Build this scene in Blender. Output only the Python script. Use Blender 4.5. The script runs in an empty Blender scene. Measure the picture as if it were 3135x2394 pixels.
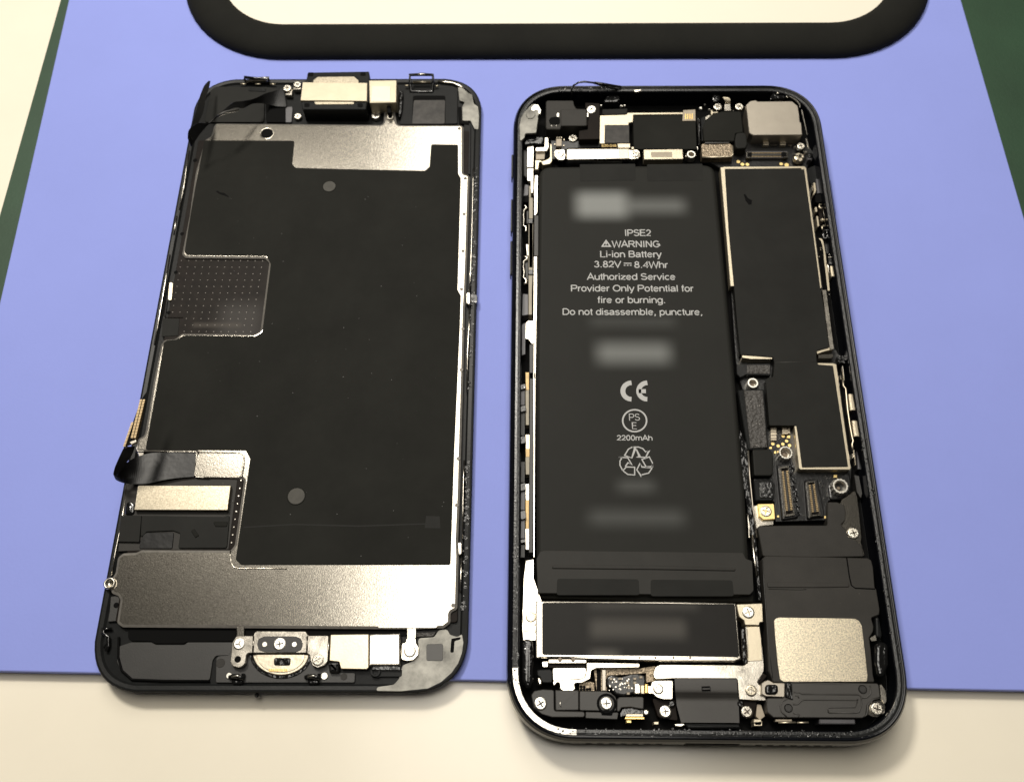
import bpy, bmesh, math, random
from mathutils import Vector, Matrix
random.seed(7)
SC = bpy.context.scene
COL = SC.collection
MM = 0.001                                   # everything below is written in millimetres

# ------------------------------------------------------------------ camera
CAM_R = ((0.999838, 0.010516, -0.014607), (-0.003617, 0.912405, 0.409273), (0.017631, -0.409154, 0.912295))
CAM_C = Vector((2.934, -12.341, 172.345))
F_PX, CX, CY = 2900.0, 1567.5, 1197.0
cam = bpy.data.cameras.new('camera'); camo = bpy.data.objects.new('camera', cam); COL.objects.link(camo)
cam.sensor_fit = 'HORIZONTAL'; cam.sensor_width = 36.0; cam.lens = 36.0 * F_PX / 3135.0
cam.clip_start = 0.005; cam.clip_end = 20.0
m = Matrix(CAM_R).transposed().to_4x4(); m.translation = CAM_C * MM
camo.matrix_world = m
SC.camera = camo
cam.dof.use_dof = True; cam.dof.focus_distance = 0.172; cam.dof.aperture_fstop = 34

# ------------------------------------------------------------------ world, lamps, exposure
w = bpy.data.worlds.new('World'); SC.world = w; w.use_nodes = True
bg = w.node_tree.nodes['Background']; bg.inputs[0].default_value = (1.0, 0.95, 0.88, 1); bg.inputs[1].default_value = 0.03

def lamp(name, loc, target, sx, sy, power, col, shape='RECTANGLE'):
    l = bpy.data.lights.new(name, 'AREA'); l.shape = shape; l.size = sx * MM; l.size_y = sy * MM
    l.energy = power; l.color = col
    o = bpy.data.objects.new(name, l); COL.objects.link(o)
    o.location = Vector(loc) * MM
    d = (Vector(target) - Vector(loc)).normalized()
    up = Vector((0, 1, 0))
    zz = -d; xx = up.cross(zz).normalized(); yy = zz.cross(xx)
    mm = Matrix((xx, yy, zz)).transposed().to_4x4(); mm.translation = o.location
    o.matrix_world = mm
    return o
lamp('room_lamp', (-175, 330, 520), (0, 70, 0), 95, 95, 2.6, (1, 0.94, 0.84), 'DISK')
lamp('ceiling_tube', (6, 300, 500), (6, 300, 0), 215, 640, 2.75, (1, 0.95, 0.86))

SC.view_settings.view_transform = 'Standard'; SC.view_settings.look = 'None'
SC.view_settings.exposure = -0.1; SC.view_settings.gamma = 1.0
SC.render.engine = 'CYCLES'
SC.cycles.max_bounces = 6

# ------------------------------------------------------------------ materials (procedural)
def mat(name, col, rough=0.5, metal=0.0, grain=0, gstr=0.0, var=0.0, vscale=300, rvar=0.0, spec=0.5, coat=0.0, spots=None, speck=None):
    """col/rough/metal; grain = fine relief cells per metre, gstr its depth in mm; var = colour wear at vscale"""
    mt = bpy.data.materials.new(name); mt.use_nodes = True
    nt = mt.node_tree; N = nt.nodes; L = nt.links; b = N['Principled BSDF']
    b.inputs['Base Color'].default_value = (*col, 1); b.inputs['Roughness'].default_value = rough
    b.inputs['Metallic'].default_value = metal; b.inputs['Specular IOR Level'].default_value = spec
    b.inputs['Coat Weight'].default_value = coat
    tc = N.new('ShaderNodeTexCoord'); co = tc.outputs['Object']
    cur = None
    if var or rvar:
        n = N.new('ShaderNodeTexNoise'); n.inputs['Scale'].default_value = vscale; n.inputs['Detail'].default_value = 6
        n.inputs['Roughness'].default_value = 0.65; L.new(co, n.inputs['Vector'])
        if var:
            mr = N.new('ShaderNodeMapRange'); mr.inputs[1].default_value = 0.3; mr.inputs[2].default_value = 0.7
            mr.inputs[3].default_value = 1 - var; mr.inputs[4].default_value = 1 + var; L.new(n.outputs[0], mr.inputs[0])
            mx = N.new('ShaderNodeMix'); mx.data_type = 'RGBA'; mx.blend_type = 'MULTIPLY'; mx.inputs[0].default_value = 1
            mx.inputs[6].default_value = (*col, 1); L.new(mr.outputs[0], mx.inputs[7]); cur = mx.outputs[2]
        if rvar:
            r2 = N.new('ShaderNodeMapRange'); r2.inputs[1].default_value = 0.3; r2.inputs[2].default_value = 0.7
            r2.inputs[3].default_value = max(0.02, rough - rvar); r2.inputs[4].default_value = min(1, rough + rvar)
            L.new(n.outputs[0], r2.inputs[0]); L.new(r2.outputs[0], b.inputs['Roughness'])
    if spots:                                        # soft worn print: (cx, cy, half w, half h, softness, colour)
        sx = N.new('ShaderNodeSeparateXYZ'); L.new(co, sx.inputs[0])
        if cur is None:
            rgb = N.new('ShaderNodeRGB'); rgb.outputs[0].default_value = (*col, 1); cur = rgb.outputs[0]
        for (px, py, hw, hh, soft, c, k) in spots:
            ms = []
            for ax, p0, h in ((0, px, hw), (1, py, hh)):
                s = N.new('ShaderNodeMath'); s.operation = 'SUBTRACT'; L.new(sx.outputs[ax], s.inputs[0]); s.inputs[1].default_value = p0 * MM
                a = N.new('ShaderNodeMath'); a.operation = 'ABSOLUTE'; L.new(s.outputs[0], a.inputs[0])
                r = N.new('ShaderNodeMapRange'); r.interpolation_type = 'SMOOTHSTEP'
                r.inputs[1].default_value = (h - soft) * MM; r.inputs[2].default_value = (h + soft) * MM
                r.inputs[3].default_value = 1; r.inputs[4].default_value = 0; L.new(a.outputs[0], r.inputs[0]); ms.append(r.outputs[0])
            pr = N.new('ShaderNodeMath'); pr.operation = 'MULTIPLY'; L.new(ms[0], pr.inputs[0]); L.new(ms[1], pr.inputs[1])
            pk = N.new('ShaderNodeMath'); pk.operation = 'MULTIPLY'; L.new(pr.outputs[0], pk.inputs[0]); pk.inputs[1].default_value = k
            mx = N.new('ShaderNodeMix'); mx.data_type = 'RGBA'; L.new(pk.outputs[0], mx.inputs[0]); L.new(cur, mx.inputs[6])
            mx.inputs[7].default_value = (*c, 1); cur = mx.outputs[2]
    if speck:                                        # (scale, threshold, colour) dust specks
        v = N.new('ShaderNodeTexNoise'); v.inputs['Scale'].default_value = speck[0]; v.inputs['Detail'].default_value = 2; L.new(co, v.inputs['Vector'])
        r = N.new('ShaderNodeMapRange'); r.inputs[1].default_value = speck[1]; r.inputs[2].default_value = speck[1] + 0.04; L.new(v.outputs[0], r.inputs[0])
        if cur is None:
            rgb = N.new('ShaderNodeRGB'); rgb.outputs[0].default_value = (*col, 1); cur = rgb.outputs[0]
        mx = N.new('ShaderNodeMix'); mx.data_type = 'RGBA'; L.new(r.outputs[0], mx.inputs[0]); L.new(cur, mx.inputs[6])
        mx.inputs[7].default_value = (*speck[2], 1); cur = mx.outputs[2]
    if cur is not None: L.new(cur, b.inputs['Base Color'])
    if grain:
        n = N.new('ShaderNodeTexNoise'); n.inputs['Scale'].default_value = grain; n.inputs['Detail'].default_value = 2; L.new(co, n.inputs['Vector'])
        bp = N.new('ShaderNodeBump'); bp.inputs['Strength'].default_value = 1.0; bp.inputs['Distance'].default_value = gstr * MM
        L.new(n.outputs[0], bp.inputs['Height']); L.new(bp.outputs[0], b.inputs['Normal'])
    return mt

M = dict(
    table=mat('cream_laminate', (0.83, 0.77, 0.64), 0.22, grain=900, gstr=0.003, var=0.03, vscale=25),
    blue=mat('blue_silicone', (0.255, 0.302, 0.70), 0.8, var=0.035, vscale=18, grain=1500, gstr=0.02, spec=0.3),
    green=mat('green_cutting_mat', (0.016, 0.048, 0.022), 0.6, var=0.15, vscale=60, grain=1800, gstr=0.03),
    rubber=mat('black_rubber', (0.010, 0.010, 0.0085), 0.85, var=0.2, vscale=60, grain=1200, gstr=0.03, spec=0.15),
    traywhite=mat('cream_panel', (0.80, 0.74, 0.62), 0.45, var=0.02, vscale=15),
    film=mat('graphite_film', (0.0135, 0.0135, 0.0115), 0.75, var=0.18, vscale=90, grain=2500, gstr=0.004, spec=0.10, speck=(1400, 0.82, (0.12, 0.12, 0.11))),
    film2=mat('board_film', (0.0125, 0.0125, 0.011), 0.6, var=0.2, vscale=120, grain=2500, gstr=0.004, spec=0.13, speck=(1500, 0.83, (0.12, 0.12, 0.11))),
    plate=mat('brushed_steel', (0.43, 0.40, 0.345), 0.19, 1.0, grain=4500, gstr=0.010, var=0.40, vscale=3800),
    sparkle=mat('grained_tin', (0.80, 0.71, 0.54), 0.33, 1.0, grain=5200, gstr=0.022, var=0.45, vscale=4200),
    nickel=mat('nickel', (0.74, 0.69, 0.60), 0.24, 1.0, grain=2500, gstr=0.006, var=0.08, vscale=400, rvar=0.05),
    cream=mat('satin_nickel', (0.60, 0.53, 0.40), 0.40, 0.9, grain=3000, gstr=0.012, var=0.06, vscale=300),
    camera=mat('camera_can', (0.42, 0.38, 0.32), 0.45, 1.0, grain=6000, gstr=0.008, var=0.05, vscale=300),
    brass=mat('brass', (0.66, 0.59, 0.46), 0.33, 1.0, grain=2200, gstr=0.02, var=0.22, vscale=500),
    gold=mat('gold', (0.90, 0.62, 0.22), 0.28, 1.0),
    goldpad=mat('gold_pad', (0.95, 0.72, 0.30), 0.4, 0.7),
    steel=mat('screw_steel', (0.62, 0.58, 0.50), 0.26, 1.0, grain=2600, gstr=0.03, var=0.3, vscale=1500),
    whitescrew=mat('bright_screw', (0.85, 0.82, 0.74), 0.34, 1.0, grain=2600, gstr=0.01, var=0.1, vscale=1500),
    recess=mat('screw_recess', (0.20, 0.16, 0.12), 0.5, 0.2),
    plastic=mat('black_plastic', (0.011, 0.0115, 0.0115), 0.33, var=0.2, vscale=200, grain=2200, gstr=0.010, spec=0.10),
    satin=mat('satin_black', (0.021, 0.020, 0.0185), 0.45, 0.12, var=0.15, vscale=150, grain=4500, gstr=0.012),
    foilblack=mat('speaker_film', (0.026, 0.024, 0.021), 0.58, 0.0, spec=0.25, var=0.2, vscale=120, grain=4500, gstr=0.02, speck=(2200, 0.76, (0.13, 0.12, 0.11))),
    gloss=mat('glossy_black', (0.006, 0.006, 0.006), 0.14, grain=900, gstr=0.22, coat=0.3),
    ribbon=mat('flex_ribbon', (0.007, 0.007, 0.007), 0.38, spec=0.25, grain=500, gstr=0.05, var=0.2, vscale=120),
    pit=mat('deep_black', (0.003, 0.003, 0.003), 0.7, spec=0.06),
    brown=mat('bronze_film', (0.012, 0.0092, 0.0075), 0.5, 0.0, spec=0.06, var=0.35, vscale=130, grain=3500, gstr=0.008),
    smoke=mat('smoked_film', (0.035, 0.032, 0.029), 0.4, 0.0, spec=0.25, var=0.55, vscale=420, grain=2500, gstr=0.02),
    rim=mat('anodised_rim', (0.004, 0.0045, 0.0065), 0.17, 0.0, var=0.15, vscale=120, grain=3500, gstr=0.008, spec=0.28),
    ledge=mat('rim_ledge', (0.014, 0.0145, 0.0145), 0.28, 0.1, var=0.5, vscale=600, grain=2600, gstr=0.05),
    residue=mat('glue_residue', (0.15, 0.145, 0.128), 0.33, 0.6, var=0.6, vscale=190, grain=120, gstr=0.22),
    glue=mat('glue_beads', (0.010, 0.010, 0.010), 0.15, grain=1600, gstr=0.35, coat=0.2),
    greyplate=mat('grey_plastic', (0.075, 0.073, 0.078), 0.4, 0.2, var=0.15, vscale=300, grain=3000, gstr=0.01),
    foam=mat('sponge', (0.050, 0.046, 0.042), 0.55, grain=1600, gstr=0.5, speck=(3000, 0.68, (0.3, 0.28, 0.26))),
    pcb=mat('circuit_board', (0.007, 0.007, 0.007), 0.3, grain=2500, gstr=0.035, speck=(2600, 0.78, (0.12, 0.115, 0.105))),
    pinmetal=mat('pin_metal', (0.40, 0.30, 0.17), 0.4, 0.7),
    chip=mat('ceramic_chip', (0.34, 0.29, 0.22), 0.5, 0.2, var=0.15, vscale=900),
    mesh=mat('woven_mesh', (0.26, 0.21, 0.15), 0.45, 0.8, grain=2600, gstr=0.15, var=0.5, vscale=1800),
    print_=mat('grey_print', (0.40, 0.40, 0.39), 0.6),
    printgold=mat('gold_print', (0.55, 0.38, 0.12), 0.5),
    clear=mat('grey_tab', (0.045, 0.043, 0.039), 0.45, 0.0, var=0.1, vscale=300),
    dot=mat('weld_dot', (0.07, 0.063, 0.055), 0.4, 0.5),
    barelip=mat('bare_metal', (0.55, 0.52, 0.47), 0.3, 1.0, var=0.5, vscale=500, grain=1800, gstr=0.05),
    stiff=mat('flex_backing', (0.30, 0.27, 0.21), 0.5, 0.1, var=0.1, vscale=400, spec=0.3),
    chipcan=mat('driver_can', (0.36, 0.32, 0.245), 0.34, 1.0, grain=5200, gstr=0.015, var=0.4, vscale=4000),
    can2=mat('earpiece_can', (0.40, 0.355, 0.265), 0.42, 0.9, grain=3000, gstr=0.008, var=0.06, vscale=300),
    plug=mat('film_plug', (0.085, 0.082, 0.074), 0.7, spec=0.05, var=0.1, vscale=900),
    plateedge=mat('plate_edge', (0.15, 0.14, 0.125), 0.55, 0.2, spec=0.3, var=0.2, vscale=900),
    cover=mat('cover_plate', (0.042, 0.0395, 0.036), 0.5, 0.1, var=0.12, vscale=150, grain=4500, gstr=0.012),
    amber=mat('amber_flex', (0.50, 0.33, 0.12), 0.35, 0.15, var=0.35, vscale=500),
    glass=mat('cover_glass', (0.008, 0.008, 0.009), 0.08, coat=0.5),
)

# ------------------------------------------------------------------ geometry helpers (millimetres; Q puts a sight line on a height)
def Q(u, v, z):
    d = Vector(((u - CX) / F_PX, (CY - v) / F_PX, -1.0))
    d = Vector([sum(CAM_R[i][j] * d[i] for i in range(3)) for j in range(3)])
    return CAM_C + d * ((z - CAM_C.z) / d.z)
ZK = dict(A=(560, 200, 4.4), B=(1000, 200, 4.4), C=(460, 560, 3.36), D=(1100, 500, 3.36), E=(320, 1160, 3.111), F=(280, 1640, 3.23),
          G=(660, 1880, 2.75), H=(1200, 1400, 2.154), I=(1560, 240, 4.4), J=(1900, 260, 5.5), K=(2100, 260, 4.783), L=(1560, 560, 2.8),
          M=(1560, 1140, 2.049), N=(2180, 480, 2.47), O=(2220, 1060, 2.8), P=(2280, 1560, 2.333), Q=(1560, 1780, 3.231),
          R=(1940, 1780, 3.231), S=(1640, 500, 2.625), T=(1640, 1120, 2.2706), V=(2300, 2000, 4.4), A1=(520, 180, 4.4), L1=(1580, 460, 4.667),
          N1=(2440, 500, 3.652), O1=(2540, 1000, 3.0), D1=(1280, 500, 2.4), G1=(600, 1900, 4.583), E1=(300, 1100, 4.2), W=(0, 0, 1))
def P(k, *c):
    ox, oy, s = ZK[k]
    return [(ox + c[i] / s, oy + c[i + 1] / s) for i in range(0, len(c), 2)]
def R4(k, x0, y0, x1, y1): return P(k, x0, y0, x1, y0, x1, y1, x0, y1)

ORG = Vector((0, 0, 0))
def link(name, verts, faces, material, parent, smooth=False):
    me = bpy.data.meshes.new(name)
    me.from_pydata([((Vector(v) - ORG) * MM)[:] for v in verts], [], faces)
    bm = bmesh.new(); bm.from_mesh(me); bmesh.ops.recalc_face_normals(bm, faces=bm.faces); bm.to_mesh(me); bm.free()
    me.materials.append(M[material])
    if smooth: me.polygons.foreach_set('use_smooth', [True] * len(me.polygons))
    o = bpy.data.objects.new(name, me); COL.objects.link(o)
    if parent: o.parent = parent
    return o
def area(p): return 0.5 * sum(p[i][0] * p[(i + 1) % len(p)][1] - p[(i + 1) % len(p)][0] * p[i][1] for i in range(len(p)))
def fillet(p, r, n=4):
    out = []; k = len(p)
    for i in range(k):
        a, b, c = Vector(p[i - 1][:2]), Vector(p[i][:2]), Vector(p[(i + 1) % k][:2])
        ri = r[i] if isinstance(r, (list, tuple)) else r
        d1, d2 = a - b, c - b; l1, l2 = d1.length, d2.length
        if ri <= 0 or l1 < 1e-6 or l2 < 1e-6: out.append(b); continue
        d1 /= l1; d2 /= l2; ang = d1.angle(d2, math.pi)
        if ang > 2.9: out.append(b); continue
        t = min(ri / math.tan(ang / 2), 0.45 * l1, 0.45 * l2); rr = t * math.tan(ang / 2)
        p1, p2 = b + d1 * t, b + d2 * t
        for j in range(n + 1):
            s = j / n
            q = (1 - s) ** 2 * p1 + 2 * s * (1 - s) * (b * 0.8 + (p1 + p2) * 0.1) + s * s * p2
            out.append(q)
    return out
def inset(p, d):
    k = len(p); out = []
    for i in range(k):
        a, b, c = Vector(p[i - 1][:2]), Vector(p[i][:2]), Vector(p[(i + 1) % k][:2])
        e1 = (b - a); e2 = (c - b)
        if e1.length < 1e-7 or e2.length < 1e-7: out.append(b); continue
        n1 = Vector((-e1.y, e1.x)).normalized(); n2 = Vector((-e2.y, e2.x)).normalized()
        s = n1 + n2
        if s.length < 0.3: out.append(b + n1 * d); continue
        s.normalize(); out.append(b + s * (d / max(0.5, s.dot(n1))))
    return out
def solid(name, p, zt, zb, material, parent, bev=0.07, seg=1, bz=None, edge=None):
    """upright solid on a plan outline p (mm), top at zt, bottom at zb, rounded top edge"""
    if area(p) < 0: p = p[::-1]
    k = len(p); loops = [[(x[0], x[1], zb) for x in p]]
    if bev > 0:
        for j in range(seg + 1):
            t = j / seg * math.pi / 2
            q = inset(p, bev * (1 - math.cos(t))); loops.append([(x[0], x[1], zt - (bz or bev) * (1 - math.sin(t))) for x in q])
    else: loops.append([(x[0], x[1], zt) for x in p])
    vs = [v for l in loops for v in l]; fs = []
    for l in range(len(loops) - 1):
        for i in range(k): fs.append((l * k + i, l * k + (i + 1) % k, (l + 1) * k + (i + 1) % k, (l + 1) * k + i))
    fs.append(tuple(range((len(loops) - 1) * k, len(loops) * k))); fs.append(tuple(range(k))[::-1])
    o = link(name, vs, fs, material, parent)
    if edge:
        o.data.materials.append(M[edge])
        for f in o.data.polygons: f.material_index = 0 if len(f.vertices) == k and k > 4 else 1
    return o
def prism(name, material, pts, zt, zb, parent, r=0.0, bev=0.07, seg=1, bz=None, edge=None):
    p = [Q(u, v, zt).xy for u, v in pts]
    if r: p = fillet(p, r)
    return solid(name, p, zt, zb, material, parent, bev, seg, bz, edge)
def disc(name, material, u, v, z, rad, h, parent, n=20, bev=0.05):
    c = Q(u, v, z)
    return solid(name, [(c.x + rad * math.cos(a * 2 * math.pi / n), c.y + rad * math.sin(a * 2 * math.pi / n)) for a in range(n)], z, z - h, material, parent, bev)
def lathe(name, material, c, prof, parent, n=24, knurl=0.0, smooth=True):
    vs = []; fs = []
    for (r, z) in prof:
        for i in range(n):
            rr = r * (1 + (knurl if i % 2 and r > prof[0][0] * 0.85 else 0)); a = 2 * math.pi * i / n
            vs.append((c.x + rr * math.cos(a), c.y + rr * math.sin(a), z))
    for l in range(len(prof) - 1):
        for i in range(n): fs.append((l * n + i, l * n + (i + 1) % n, (l + 1) * n + (i + 1) % n, (l + 1) * n + i))
    fs.append(tuple(range((len(prof) - 1) * n, len(prof) * n)))
    return link(name, vs, fs, material, parent, smooth)
def standoff(u, v, z, rad, parent, h=1.6, material='whitescrew', knurl=0.0, inner=0.55, name='standoff'):
    c = Q(u, v, z); b = rad * 0.1
    o = lathe(name, material, c, [(rad * 1.0, z - h), (rad, z - b), (rad - b, z), (rad * inner + b, z), (rad * inner, z - b), (rad * inner * 0.9, z - h * 0.75)], parent, 28 if knurl else 20, knurl, False)
    lathe('socket', 'recess', c, [(rad * inner * 0.85, z - h * 0.7), (rad * inner * 0.4, z - h * 0.72), (rad * inner * .35, z - h * .55)], o, 12)
    return o
def catmull(rows, n):
    out = []; k = len(rows)
    for i in range(k - 1):
        p0, p1, p2, p3 = rows[max(i - 1, 0)], rows[i], rows[i + 1], rows[min(i + 2, k - 1)]
        for j in range(n):
            t = j / n
            out.append([0.5 * (2 * b + (c - a) * t + (2 * a - 5 * b + 4 * c - d) * t * t + (3 * b - a - 3 * c + d) * t ** 3) for a, b, c, d in zip(p0, p1, p2, p3)])
    out.append(list(rows[-1])); return out
def ribbon(name, material, k, rows, parent, thick=0.12, n=5, across=4):
    """flexible sheet: rows of (u1, v1, z1, u2, v2, z2)"""
    ox, oy, s = ZK[k]
    rr = []
    for r in rows:
        a = Q(ox + r[0] / s, oy + r[1] / s, r[2]); b = Q(ox + r[3] / s, oy + r[4] / s, r[5]); rr.append([*a, *b])
    rr = catmull(rr, n); vs = []; fs = []; w = across + 1
    for r in rr:
        a, b = Vector(r[:3]), Vector(r[3:])
        for i in range(w): vs.append(a.lerp(b, i / across))
    top = len(vs)
    nrm = []
    for i in range(len(rr)):
        a, b = Vector(rr[i][:3]), Vector(rr[i][3:])
        t = (Vector(rr[min(i + 1, len(rr) - 1)][:3]) + Vector(rr[min(i + 1, len(rr) - 1)][3:])) - (Vector(rr[max(i - 1, 0)][:3]) + Vector(rr[max(i - 1, 0)][3:]))
        q = (b - a).cross(t); q = q.normalized() if q.length > 1e-9 else Vector((0, 0, 1))
        nrm.append(q)
    for i in range(len(rr)):
        for j in range(w): vs.append(Vector(vs[i * w + j]) + nrm[i] * thick)
    for i in range(len(rr) - 1):
        for j in range(across):
            a = i * w + j; f = (a, a + 1, a + w + 1, a + w); fs.append(f); fs.append(tuple(x + top for x in f[::-1]))
        for a in (i * w, i * w + across): fs.append((a, a + w, a + w + top, a + top))
    for i in (0, len(rr) - 1):
        for j in range(across): a = i * w + j; fs.append((a, a + 1, a + 1 + top, a + top))
    return link(name, vs, fs, material, parent, False)
def tube(name, material, k, path, rad, parent, closed=False, n=6):
    ox, oy, s = ZK[k]
    pts = [Q(ox + p[0] / s, oy + p[1] / s, p[2]) for p in path]; K = len(pts); vs = []; fs = []
    for i in range(K):
        a = pts[i - 1] if (closed or i) else pts[0]; b = pts[(i + 1) % K] if (closed or i < K - 1) else pts[-1]
        t = (b - a).normalized(); side = t.cross(Vector((0, 0, 1)))
        side = side.normalized() if side.length > 1e-4 else Vector((1, 0, 0)); up = side.cross(t)
        for j in range(n):
            g = 2 * math.pi * j / n; vs.append(pts[i] + (side * math.cos(g) + up * math.sin(g)) * rad)
    for i in range(K if closed else K - 1):
        for j in range(n): fs.append((i * n + j, i * n + (j + 1) % n, ((i + 1) % K) * n + (j + 1) % n, ((i + 1) % K) * n + j))
    if not closed: fs.append(tuple(range(n))); fs.append(tuple(range((K - 1) * n, K * n)))
    return link(name, vs, fs, material, parent, True)
def sweep(name, material, outline, prof, parent, smooth=False):
    """closed rim: outline function offset -> loop of plan points; profile of (offset, z)"""
    vs = []; k = None
    for off, z in prof:
        l = outline(off); k = len(l); vs += [(p[0], p[1], z) for p in l]
    n = len(prof); fs = []
    for l in range(n):
        a, b = l * k, ((l + 1) % n) * k
        for i in range(k): fs.append((a + i, a + (i + 1) % k, b + (i + 1) % k, b + i))
    return link(name, vs, fs, material, parent, smooth)
def rrect(x0, y0, x1, y1, r, n=12, e=1.0):
    def f(off):
        rr = max(r - off, 0.3); out = []
        for cx, cy, a0 in ((x1 - off - rr, y1 - off - rr, 0), (x0 + off + rr, y1 - off - rr, 90), (x0 + off + rr, y0 + off + rr, 180), (x1 - off - rr, y0 + off + rr, 270)):
            for i in range(n + 1):
                a = math.radians(a0 + 90 * i / n); c, s = math.cos(a), math.sin(a)
                out.append((cx + rr * math.copysign(abs(c) ** e, c), cy + rr * math.copysign(abs(s) ** e, s)))
        return out
    return f
def quadround(q, r, n=8):
    def f(off):
        p = inset(q, off)
        return fillet(p, r - off, n)
    return f
# screws share their meshes: unit radius, cross or star recess sunk in a domed head
def screw_mesh(material, arms, blade):
    bm = bmesh.new(); N = 24
    def ring(r, z): return [bm.verts.new((r * math.cos(2 * math.pi * i / N), r * math.sin(2 * math.pi * i / N), z)) for i in range(N)]
    rings = [ring(1.0, -0.9), ring(1.0, -0.22), ring(0.9, -0.06), ring(0.74, 0.0)]
    for a, b in zip(rings, rings[1:]):
        for i in range(N): bm.faces.new((a[i], a[(i + 1) % N], b[(i + 1) % N], b[i]))
    star = []
    for i in range(arms):
        a = 2 * math.pi * i / arms; h = math.pi / arms
        for da, r in ((-blade / 0.6, 0.6), (blade / 0.6, 0.6), (h, blade / math.sin(h) * 1.05)):
            star.append((r * math.cos(a + da), r * math.sin(a + da)))
    top = [bm.verts.new((x, y, 0)) for x, y in star]; low = [bm.verts.new((x * 0.75, y * 0.75, -0.38)) for x, y in star]
    K = len(star)
    edges = []
    for i in range(K): edges.append(bm.edges.new((top[i], top[(i + 1) % K])))
    rim = [bm.edges.get((rings[-1][i], rings[-1][(i + 1) % N])) for i in range(N)]
    bmesh.ops.triangle_fill(bm, use_beauty=True, edges=edges + rim)
    for f in list(bm.faces):                                          # keep the star open
        c = f.calc_center_median()
        if all(v in top for v in f.verts): bm.faces.remove(f)
    for i in range(K):
        f = bm.faces.new((top[i], top[(i + 1) % K], low[(i + 1) % K], low[i])); f.material_index = 1
    f = bm.faces.new(low); f.material_index = 1
    bmesh.ops.recalc_face_normals(bm, faces=bm.faces)
    me = bpy.data.meshes.new('screw'); bm.to_mesh(me); bm.free()
    me.materials.append(M[material]); me.materials.append(M['recess']); return me
SCREW = dict(w=screw_mesh('whitescrew', 4, 0.10), s=screw_mesh('steel', 4, 0.10), b=screw_mesh('brass', 4, 0.10), p=screw_mesh('whitescrew', 4, 0.09), y=screw_mesh('whitescrew', 3, 0.11))
def screw(k, u, v, z, rad_px, kind, parent):
    ox, oy, s = ZK[k]; u = ox + u / s; v = oy + v / s
    c = Q(u, v, z); rad = (Q(u + rad_px / s, v, z) - c).length
    o = bpy.data.objects.new('screw', SCREW[kind]); COL.objects.link(o); o.parent = parent
    o.location = (c - ORG) * MM; o.scale = (rad * MM,) * 3; o.rotation_euler = (random.uniform(-.04, .04), random.uniform(-.04, .04), random.uniform(0, 1.5))
    return o
def joined(name, material, boxes, parent, stuff=False):
    """many tiny alike pieces as one part: boxes of (plan outline mm, top, bottom)"""
    vs = []; fs = []
    for p, zt, zb in boxes:
        if area(p) < 0: p = p[::-1]
        b = len(vs); k = len(p)
        vs += [(x[0], x[1], zb) for x in p] + [(x[0], x[1], zt) for x in p]
        fs += [(b + i, b + (i + 1) % k, b + k + (i + 1) % k, b + k + i) for i in range(k)] + [tuple(range(b + k, b + 2 * k))]
    o = link(name, vs, fs, material, parent)
    if stuff: o['kind'] = 'stuff'
    return o
def ngon(c, r, n=8): return [(c.x + r * math.cos(2 * math.pi * i / n), c.y + r * math.sin(2 * math.pi * i / n)) for i in range(n)]
def stroke(vs, fs, pts, wd, z, closed=False):
    K = len(pts); b = len(vs)
    for i in range(K):
        a = Vector(pts[i - 1] if (closed or i) else pts[0]); c = Vector(pts[(i + 1) % K] if (closed or i < K - 1) else pts[-1]); p = Vector(pts[i])
        t = (c - a).normalized(); n = Vector((-t.y, t.x))
        if 0 < i < K - 1 or closed:
            e = (p - a).normalized(); f = max(0.45, abs(e.dot(t))); n = n / f
        vs += [(*(p + n * wd / 2), z), (*(p - n * wd / 2), z)]
    for i in range(K if closed else K - 1):
        j = (i + 1) % K; fs.append((b + 2 * i, b + 2 * j, b + 2 * j + 1, b + 2 * i + 1))
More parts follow.
